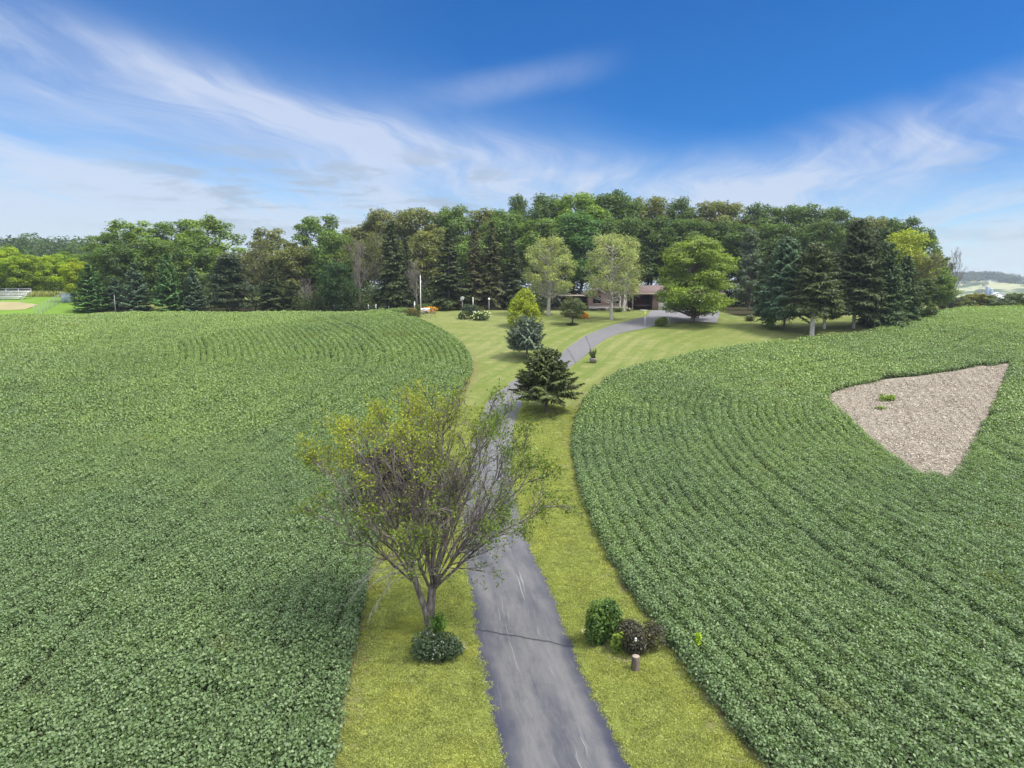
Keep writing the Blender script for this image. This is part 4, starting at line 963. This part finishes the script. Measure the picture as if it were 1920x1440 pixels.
for sx, xe in ((-1, x0), (1, x1)):
    o = .55 * sx; dz = .42 * .55
    pl_ = [(xe + o, ze - dz), (xm, zr), (xm, zr + .2), (xe + o, ze - dz + .2)]; r_.prism(pl_ if sx < 0 else pl_[::-1], 'y', 121.85, 131.3)
part(r_, 'roof', M_ROOF)
fb = MB()
for sx, xe in ((-1, x0), (1, x1)):
    o = .57 * sx; dz = .42 * .57; pl_ = [(xe + o, ze - dz - .05), (xm, zr - .05), (xm, zr + .23), (xe + o, ze - dz + .23)]; fb.prism(pl_ if sx < 0 else pl_[::-1], 'y', 121.80, 121.85)
part(fb, 'fascia', M_TRIM)
def window(xa, xb, za, zb, y):
    f = MB(); t = .09
    for a, b, c, d in ((xa - t, xb + t, za - t, za), (xa - t, xb + t, zb, zb + t), (xa - t, xa, za, zb), (xb, xb + t, za, zb), ((xa + xb) / 2 - .03, (xa + xb) / 2 + .03, za, zb)): f.box(a, b, y - .06, y, c, d)
    fr = part(f, 'window', M_TRIM); return part(MB().box(xa, xb, y - .025, y - .004, za, zb), 'pane', M_GLASS, fr), part(MB().box(xa - .15, xb + .15, y - .12, y - .004, za - t - .1, za - t - .003), 'sill', M_STONE, fr)
window(hx(1112), hx(1125), 10.75, 12.0, 122.4)
window(hx(1150), hx(1160), 10.75, 12.0, 122.4)
# main body set back, roof with ridge along x
m0, m1 = x1 + .003, hx(1350)
part(MB().box(m0, hx(1223), 125.2, 131.5, Gz - .3, 12.3), 'porch_wall', M_DARK)
part(MB().box(hx(1223), m1, 122.4, 131.5, Gz - .3, 12.3), 'garage_wall', M_BRICK)
rf = MB(); rf.prism([(121.6, 12.33), (121.6, 12.50), (126.8, 13.95), (132, 12.50), (132, 12.33)], 'x', x1 - .6 + 0.58, m1 + .6)
main_roof = part(rf, 'main_roof', M_ROOF)
part(MB().box(x1 + .02, m1 + .62, 121.54, 121.6, 12.28, 12.52), 'gutter', plain('gutter_tan', (.40, .33, .28), .5))
part(MB().box(hx(1300), hx(1307), 127.2, 128.2, 13.2, 14.9), 'chimney', M_BRICK, main_roof)
part(MB().box(hx(1191), hx(1219), 125.12, 125.2, 9.9, 11.6), 'porch_panel', plain('red_panel', (.12, .03, .03), .6))
part(MB().box(hx(1191), hx(1220), 122.6, 122.68, 10.35, 10.43), 'railing', plain('grey_rail', (.22, .21, .21), .6))
part(MB().box(hx(1186) - .1, hx(1186) + .1, 122.45, 122.65, Gz - .2, 12.32), 'porch_post', plain('grey_post', (.30, .28, .27), .6))
part(MB().box(hx(1222), hx(1223) - .003, 122.5, 125.2, Gz - .2, 12.3), 'side_wall', M_DARK)
d = MB().box(hx(1180) - .5, hx(1180) + .5, 125.14, 125.2, Gz + .1, 11.7); part(d, 'front_door', M_TRIM)
for a, b in ((1234, 1272), (1280, 1318)):
    gd = part(MB().box(hx(a), hx(b), 122.32, 122.4, Gz - .05, 11.85), 'garage_door', M_WHITE); ln = MB()
    for k in range(1, 5): ln.box(hx(a) + .05, hx(b) - .05, 122.3, 122.318, Gz + .48 * k, Gz + .48 * k + .03)
    part(ln, 'panel_seams', plain('seam', (.45, .44, .42), .7), gd)
# low wing to the left
part(MB().box(hx(1060), x0 - .003, 126.5, 130.5, Gz - .3, 11.9), 'wing_wall', M_DARK)
part(MB().box(hx(1050), x0 - .56, 123.2, 131, 11.95, 12.2), 'wing_roof', plain('flat_roof', (.30, .25, .23), .8))
for px in (1058, 1075, 1090): part(MB().box(hx(px) - .08, hx(px) + .08, 123.4, 123.56, Gz - .2, 11.95), 'wing_post', M_DARK)
# pale walk edge in front of the porch
a_, b_ = P(1192, 580), P(1229, 588)
wk = MB(); n = 14; tt = np.linspace(0, 1, n); sp = np.array([[a_[0] + (b_[0] - a_[0]) * t, 120.8 - 1.3 * t] for t in tt])
v = []; 
for (x, y) in sp: z = float(hz(x, y)); v += [(x, y, z - .1), (x, y, z + .13), (x, y + .7, z + .14), (x, y + .7, z - .1)]
f = [(4 * i + j, 4 * i + (j + 1) % 4, 4 * i + 4 + (j + 1) % 4, 4 * i + 4 + j) for i in range(n - 1) for j in range(4)] + [(0, 1, 2, 3), (4 * n - 1, 4 * n - 2, 4 * n - 3, 4 * n - 4)]
wk.add(v, f); tag(wk.build('walk', plain('pale_concrete', (.62, .60, .54), .85)), kind='structure')
e = thing('boulder', 'white boulder beside the porch planting', 'rock', tuple(gp(1168, 118.4)))
def rock(e, s, m, seed=1):
    r = np.random.default_rng(seed); th = np.linspace(0, np.pi, 8)[1:-1]; ph = np.arange(10) * 2 * np.pi / 10
    v = [(0, 0, 1.)] + [(math.sin(t) * math.cos(q), math.sin(t) * math.sin(q), math.cos(t)) for t in th for q in ph] + [(0, 0, -1.)]
    v = np.array(v) * (1 + r.normal(size=(62, 1)) * .09) * s; f = [(0, 1 + i, 1 + (i + 1) % 10) for i in range(10)]
    for k in range(5): f += [(1 + k * 10 + i, 11 + k * 10 + i, 11 + k * 10 + (i + 1) % 10, 1 + k * 10 + (i + 1) % 10) for i in range(10)]
    f += [(61, 51 + (i + 1) % 10, 51 + i) for i in range(10)]; return put('stone', mesh('stone', v, f, mats=[m], smooth=True), e)
rock(e, [.5, .35, .35], M_WHITE)

# ------------------------------------------------------------------ garden furniture
WP = plain('white_pole', (.74, .74, .72), .5, .05)
p = gp(789, 115.5); e = thing('flagpole', 'tall bare white flagpole at the left end of the lawn', 'flagpole', tuple(p)); hh = ztop(517, 115.5) - p[2]
MB().tube([(0, 0, 0), (0, 0, hh * .5), (.02, 0, hh)], [.085, .07, .045], 10).build('pole', WP, e); MB().tube([(.02, 0, hh), (.02, 0, hh + .07), (.02, 0, hh + .14)], [.02, .075, .02], 8).build('finial', WP, e)
MB().tube([(0, 0, 0), (0, 0, .12)], [.2, .18], 10).build('base', plain('pole_base', (.3, .3, .29), .8), e)
p = gp(867, 110); hh = ztop(557, 110) - p[2]; e = thing('birdhouse', 'white birdhouse on a grey post behind the round flower bed', 'birdhouse', tuple(p))
MB().box(-.07, .07, -.07, .07, 0, hh - .45).build('post', M_GREY, e)
MB().prism([(-.27, hh - .45), (.27, hh - .45), (.27, hh - .1), (0, hh + .02), (-.27, hh - .1)], 'y', -.2, .2).build('box', WP, e)
MB().prism([(-.36, hh - .13), (0, hh + .03), (.36, hh - .13), (.36, hh - .08), (0, hh + .09), (-.36, hh - .08)], 'y', -.26, .26).build('roof', WP, e)
MB().box(-.05, .05, -.205, -.2, hh - .3, hh - .2).build('entrance', plain('hole', (.01, .01, .01), .9), e)
p = gp(917, 111); hh = ztop(559, 111) - p[2]; e = thing('lamp_post', 'pole lamp with a white globe at the dark wood edge', 'lamp', tuple(p))
MB().tube([(0, 0, 0), (0, 0, hh - .35)], [.05, .04], 8).build('post', plain('grey_metal', (.35, .35, .36), .5), e)
MB().tube([(0, 0, hh - .38), (0, 0, hh - .3), (0, 0, hh - .15), (0, 0, hh), (0, 0, hh + .04)], [.05, .15, .19, .13, .03], 10).build('globe', WP, e)
p = gp(777.5, 118); hh = ztop(566, 118) - p[2]; e = thing('garden_post', 'short white post left of the flagpole', 'post', tuple(p))
MB().box(-.09, .09, -.09, .09, 0, hh).build('shaft', WP, e); MB().prism([(-.13, hh), (.13, hh), (0, hh + .12)], 'y', -.13, .13).build('cap', WP, e)
p = gp(887, 121); e = thing('garden_post', 'tall thin white post right of the birdhouse', 'post', tuple(p)); MB().tube([(0, 0, 0), (0, 0, ztop(557, 121) - p[2])], .07, 6).build('shaft', WP, e)
p = gp(216, 119.5); e = thing('marker_pole', 'thin white pole in front of the left spruces', 'pole', tuple(p)); MB().tube([(0, 0, 0), (0, 0, ztop(553, 119.5) - p[2])], .03, 6).build('shaft', plain('aged_white', (.42, .42, .40), .6), e)
for i, (px, lb) in enumerate(((691, 'leftmost short white fence post at the back of the left field'), (705, 'middle short white fence post at the back of the left field'), (729, 'rightmost short white fence post at the back of the left field'))):
    p = gp(px, 121.5); e = thing('fence_post', lb, 'post', tuple(p), group='short white posts behind the left field'); MB().box(-.08, .08, -.08, .08, 0, ztop(571, 121.5) - p[2]).build('shaft', WP, e); MB().box(-.1, .1, -.1, .1, ztop(571, 121.5) - p[2], ztop(571, 121.5) - p[2] + .05).build('cap', WP, e)
p = P(1209, 616); hh = 3.2; e = thing('driveway_marker', 'slim driveway marker rod with a yellow reflective top', 'marker', tuple(p))
MB().tube([(0, 0, 0), (0, 0, 1.7)], .022, 6).build('rod', plain('steel_rod', (.5, .5, .5), .5), e); MB().tube([(0, 0, 1.7), (0, 0, 2.35)], .04, 6).build('yellow_sleeve', plain('yellow', (.65, .62, .05), .5), e); MB().tube([(0, 0, 2.35), (0, 0, 2.5)], .05, 6).build('tip', WP, e)
# a swing seat frame of thin steel tubes left of the round bed
p = gp(803, 106.5); e = thing('swing_frame', 'thin metal A-frame stand on the lawn right of the clipped bush', 'frame', tuple(p)); sm = plain('frame_steel', (.22, .22, .22), .5)
for sx in (-.75, .75):
    lg = MB()
    for sy in (-1, 1): lg.tube([(sx + sy * .38, sy * .5, 0), (sx, 0, 1.35)], .028, 6)
    lg.build('leg_pair', sm, e)
MB().tube([(-.85, 0, 1.36), (.85, 0, 1.36)], .03, 6).build('top_bar', sm, e)
bw = MB(); bw.box(-.5, .5, -.2, .2, .42, .46); bw.tube([(-.45, 0, .46), (-.45, 0, 1.36)], .01, 4); bw.tube([(.45, 0, .46), (.45, 0, 1.36)], .01, 4); bw.build('swing_seat', sm, e)
# white garden bench by the flagpole, bench under the right spruces
def bench(px, Y, label, m, rz=0., leg=None):
    p = gp(px, Y); e = thing('garden_bench', label, 'bench', tuple(p), rz)
    MB().box(-.75, .75, -.22, .22, .42, .47).build('seat', m, e); MB().box(-.75, .75, .2, .25, .55, .9).build('backrest', m, e)
    for sx in (-.65, .65):
        for sy in (-.17, .2): MB().box(sx - .03, sx + .03, sy - .03, sy + .03, 0, .42 if sy < 0 else .9).build('leg', leg or m, e)
bench(797, 113, 'low white bench between the flagpole and the orange flowers', WP)
pb = P(1475, 612); bench(1476, float(pb[1]) + 1.5, 'pale wooden bench in the shade behind the dark stem of the pale spruce', plain('pink_wood', (.45, .33, .28), .7), .3)

# ------------------------------------------------------------------ ball field at the far left
Yf = 140
def sheet(name, poly, dz, m, n=24, label=None):
    q = np.array(poly, float); c = q.mean(0); P2 = densify(np.vstack([q, q[:1]]), 80)[:-1]; v = [c]; k = 10
    for t in np.linspace(0, 1, k + 1)[1:]: v += list(c + (P2 - c) * t)
    v = np.array(v); z = hz(v[:, 0], v[:, 1]) + dz; N_ = len(P2); f = [(0, 1 + i, 1 + (i + 1) % N_) for i in range(N_)]
    for a in range(k - 1): f += [(1 + a * N_ + i, 1 + (a + 1) * N_ + i, 1 + (a + 1) * N_ + (i + 1) % N_, 1 + a * N_ + (i + 1) % N_) for i in range(N_)]
    return tag(put(name, mesh(name, np.c_[v, z], f, mats=[m], smooth=True)), kind='structure')
sheet('sports_field', [(-60, 113), (-130, 113.5), (-150, 160), (-80, 160), (at(150, 128), 126)], .05, plain('bright_turf', (.11, .20, .012), .9, .25, .3))
sheet('infield', [(at(-60, 128), 127), (at(50, 128), 127.5), (at(80, 133), 132), (at(40, 137), 136.5), (at(-80, 137), 136.5)], .09, plain('infield_dirt', (.27, .235, .12), .95, .25, .25))
e = thing('bleachers', 'silver aluminium bleachers beyond the ball field at the far left', 'bleachers', ground(at(18, 140), 140)); am = plain('aluminium', (.55, .57, .62), .4, .1, 3, .3)
for k in range(5): MB().box(-5.2, 2.6 - .12 * (4 - k), k * .62, k * .62 + .3, .27 + k * .33, .40 + k * .33).build('seat_plank', am, e); MB().box(-5.2, 2.6, k * .62 + .33, k * .62 + .58, .15 + k * .33, .18 + k * .33).build('foot_plank', am, e)
for sx in (-5.1, -1.4, 2.4): MB().tube([(sx, 0, 0), (sx, 2.8, 1.72), (sx, 2.8, 0)], .04, 5).build('support', am, e)
rl = MB()
for z in (1.9, 2.25): rl.tube([(-5.2, 2.95, z), (2.6, 2.95, z)], .03, 5)
for sx in (-5.2, -2.6, 0, 2.6): rl.tube([(sx, 2.95, 0), (sx, 2.95, 2.25)], .03, 5)
rl.build('back_railing', am, e)
def wire_mat():
    m, g, bs, out = mat('chain_link'); x, y, z = g.sep(g.pos()); s = x * .45 + y * .9
    a = ((s + z) * 22).sin().abs().ss(.35, .12); b = ((s - z) * 22).sin().abs().ss(.35, .12); f = a.mx(b) * .35 + .10
    bs.inputs['Base Color'].default_value = (.30, .36, .40, 1); bs.inputs['Roughness'].default_value = .45
    tr = g.new('ShaderNodeBsdfTransparent'); mx = g.new('ShaderNodeMixShader'); g.link(f, mx.inputs[0]); g.link(tr.outputs[0], mx.inputs[1]); g.link(bs.outputs[0], mx.inputs[2]); g.link(mx.outputs[0], out.inputs[0]); return m
fm = plain('fence_steel', (.26, .30, .32), .5); fl = [(at(63, 119), 119.), (at(92, 128), 128.), (at(125, 138), 138.)]; fl = densify(np.array(fl), 9)
e = thing('chain_link_fence', 'grey chain-link fence running from the left field to the ball diamond', 'fence', ground(*fl[0])); o0 = np.array(ground(*fl[0]))
vs = np.array([ground(x, y) for x, y in fl]) - o0; hh = 1.8
MB().add(np.vstack([vs, vs + [0, 0, hh]]), [(i, i + 1, 9 + i + 1, 9 + i) for i in range(8)]).build('wire_mesh', wire_mat(), e)
for q in vs: MB().tube([q, q + [0, 0, hh + .05]], .03, 6).build('post', fm, e)
MB().tube(vs + [0, 0, hh], .02, 5).build('top_rail', fm, e)
p = ground(at(129, 136), 136); e = thing('equipment_shed', 'small blue-grey shed with a flat roof at the end of the chain-link fence', 'shed', p); sb = plain('shed_blue', (.36, .43, .50), .6)
MB().box(-.85, .85, -.8, .8, 0, 1.75).build('wall', sb, e); MB().box(-.98, .98, -.92, .92, 1.753, 1.86).build('roof', plain('shed_roof', (.55, .57, .58), .5), e); MB().box(-.35, .35, -.83, -.803, .05, 1.5).build('door', plain('shed_door', (.26, .32, .38), .6), e)
# pale reeds and weeds behind the ball field
r = np.random.default_rng(12); n = 9000; x = r.uniform(-125, at(150, 150), n); y = r.uniform(146, 160, n); zz = hz(x, y); hgt = r.uniform(.2, 1.3, n)
v, f = leaf_arrays(np.c_[x, y, zz + hgt * .8], r.normal(size=(n, 3)), .7, .16, r, np.tile([0., 0, 1], (n, 1)) + r.normal(size=(n, 3)) * .3)
tag(put('tall_weeds', mesh('tall_weeds', v, f, {'tint': ('FACE', r.uniform(0, 1, n))}, [M_LEAF]), color=(.24, .25, .09)), 'tall yellowish weeds between the bleachers and the bright tree row', 'weeds', kind='stuff')
# bright tree row behind the ball field
TL = [(-95,470,170,90,(.22,.32,.015)),(-35,468,166,90,(.19,.3,.015)),(8,463,168,80,(.26,.36,.012)),(44,472,165,66,(.22,.32,.015)),(74,478,168,60,(.26,.34,.015)),(102,476,166,56,(.23,.33,.015)),(134,470,172,60,(.16,.26,.02)),(172,478,160,46,(.05,.09,.02)),(200,470,158,50,(.04,.08,.02))]
LB = ['bright green tree outside the left picture edge','bright green tree half cut by the left picture edge','bright tree directly above the bleachers','lower bright tree right of the bleachers','bright yellow-green tree in the middle of the ball field\'s tree row','bright tree left of the yellow tree','green tree behind the yellow tree','dark tree between the yellow tree and the wood','dark tree where the ball field row meets the wood']
for (px, top, Y, w, c), lb in zip(TL, LB): tree('round', px, top, Y, w * 1.25, c, lb, 'bright_tree', group='bright trees behind the ball field')
# tree row behind the right field
TR = [(1800,556,150,44,(.10,.13,.03),'olive bush at the left end of the row behind the right field'),(1826,549,152,50,(.17,.17,.025),'yellow-brown rounded tree behind the right field'),(1852,552,152,44,(.11,.15,.03),'green rounded tree behind the right field'),(1878,560,150,44,(.07,.10,.035),'low dark bush behind the right field'),(1900,548,154,44,(.10,.14,.04),'taller green tree near the right picture edge'),(1930,556,152,52,(.13,.17,.03),'green bush cut by the right picture edge'),(1975,552,152,60,(.1,.14,.03),'green tree beyond the right picture edge')]
for px, top, Y, w, c, lb in TR: tree('shrub', px, top, Y, w * 1.2, c, lb, 'hedgerow_tree', group='hedgerow trees behind the right field')

# ------------------------------------------------------------------ masses nobody could count
def mass(name, label, cat, pts, size, h, n, color, seed, leaf):
    r = np.random.default_rng(seed); k = r.integers(0, len(pts), n); d = unit(r.normal(size=(n, 3)) + [0, 0, .2]); S = size * r.uniform(.7, 1.3, len(pts)); Hh = h * r.uniform(.65, 1.25, len(pts))
    c = np.c_[pts, hz(pts[:, 0], pts[:, 1]) + Hh * .5]; p = c[k] + d * (r.uniform(0, 1, n) ** .25)[:, None] * np.c_[S[k], S[k], Hh[k] * .55]
    v, f = leaf_arrays(p, d * .8 + r.normal(size=(n, 3)) * .4 + [0, 0, .5], leaf * r.uniform(.6, 1.3, n), leaf * .65, r)
    tn = np.clip(.45 + r.normal(size=n) * .2 + (r.normal(size=len(pts)) * .22)[k], 0, 1)
    tag(put(name, mesh(name, v, f, {'tint': ('FACE', tn)}, [M_LEAF]), color=color), label, cat, kind='stuff')
r = np.random.default_rng(31)
xs = np.r_[r.uniform(-62, 8, 120), r.uniform(8, 78, 150)]; ys = np.where(xs < 8, r.uniform(126, 150, 270), r.uniform(138, 156, 270))
mass('undergrowth', 'dark brush filling the floor of the wood between the trunks', 'undergrowth', np.c_[xs, ys], 2.2, 4.6, 40000, (.06, .085, .03), 32, .5)
xs = r.uniform(at(560, 122), at(700, 122), 26); mass('scrub', 'low dark scrub at the wood edge behind the left field', 'scrub', np.c_[r.uniform(-38, -24, 40), r.uniform(121.5, 125, 40)], 1.3, 3., 9000, (.065, .095, .032), 33, .3)
q = r.uniform([-380, 205], [-60, 430], (1100, 2)); q = q[(q[:, 0] < -.28 * q[:, 1] + 15)]
mass('distant_forest', 'dark forest covering the far hill on the left', 'forest', q, 5.5, 13, 170000, (.055, .10, .022), 34, 1.7)
q = np.c_[r.normal(985, 95, 420), r.normal(1500, 60, 420)]; q = q[hz(q[:, 0], q[:, 1]) > 15]
mass('hilltop_forest', 'bluish forest on top of the far hill at the right', 'forest', q, 9, 11, 26000, (.045, .07, .025), 35, 3.)
q = r.uniform([700, 700], [1300, 1300], (160, 2)); q = q[np.sin(q[:, 1] * .02) > .2]
mass('far_hedgerows', 'blue-green hedgerows on the plain before the far right hill', 'hedgerow', q, 9, 9, 14000, (.045, .07, .025), 36, 2.4)
# farm on the plain
p = ground(at(1866, 900), 900); e = thing('far_barn', 'tiny white barn with a grey roof below the far right hill', 'barn', p)
MB().prism([(-11, 0), (11, 0), (11, 6), (0, 10), (-11, 6)], 'y', -8, 8).build('wall', M_WHITE, e); MB().prism([(-12, 5.9), (0, 10.3), (12, 5.9), (12, 6.4), (0, 10.9), (-12, 6.4)], 'y', -8.5, 8.5).build('roof', plain('barn_roof', (.4, .42, .44), .6), e)
for px, hh, lb in ((1851, 17, 'taller blue-grey silo left of the far barn'), (1858, 14, 'shorter blue-grey silo beside the far barn')):
    e = thing('far_silo', lb, 'silo', ground(at(px, 900), 900), group='silos on the plain'); MB().tube([(0, 0, 0), (0, 0, hh)], 2.4, 12).build('shaft', plain('silo_blue', (.12, .18, .26), .5), e); MB().tube([(0, 0, hh), (0, 0, hh + 1.4), (0, 0, hh + 2)], [2.4, 1.6, .2], 12).build('dome', plain('silo_dome', (.4, .43, .46), .5), e)

# ------------------------------------------------------------------ air
def haze():
    m = bpy.data.materials.new('haze'); m.use_nodes = True; nt = m.node_tree; nt.nodes.clear(); g = G(nt)
    v = g.new('ShaderNodeVolumePrincipled'); v.inputs['Color'].default_value = (.72, .82, .95, 1); v.inputs['Density'].default_value = HAZE; v.inputs['Anisotropy'].default_value = .2
    out = g.new('ShaderNodeOutputMaterial'); g.link(v.outputs[0], out.inputs['Volume'])
    o = MB().box(-1500, 1900, -200, 3600, -25, 90).build('haze', m); tag(o, 'thin pale summer haze in the air', 'haze', kind='stuff'); o.display_type = 'WIRE'
    scene.cycles.volume_bounces = 0
HAZE = .00022
if HAZE: haze()
print('objects', len(bpy.data.objects))
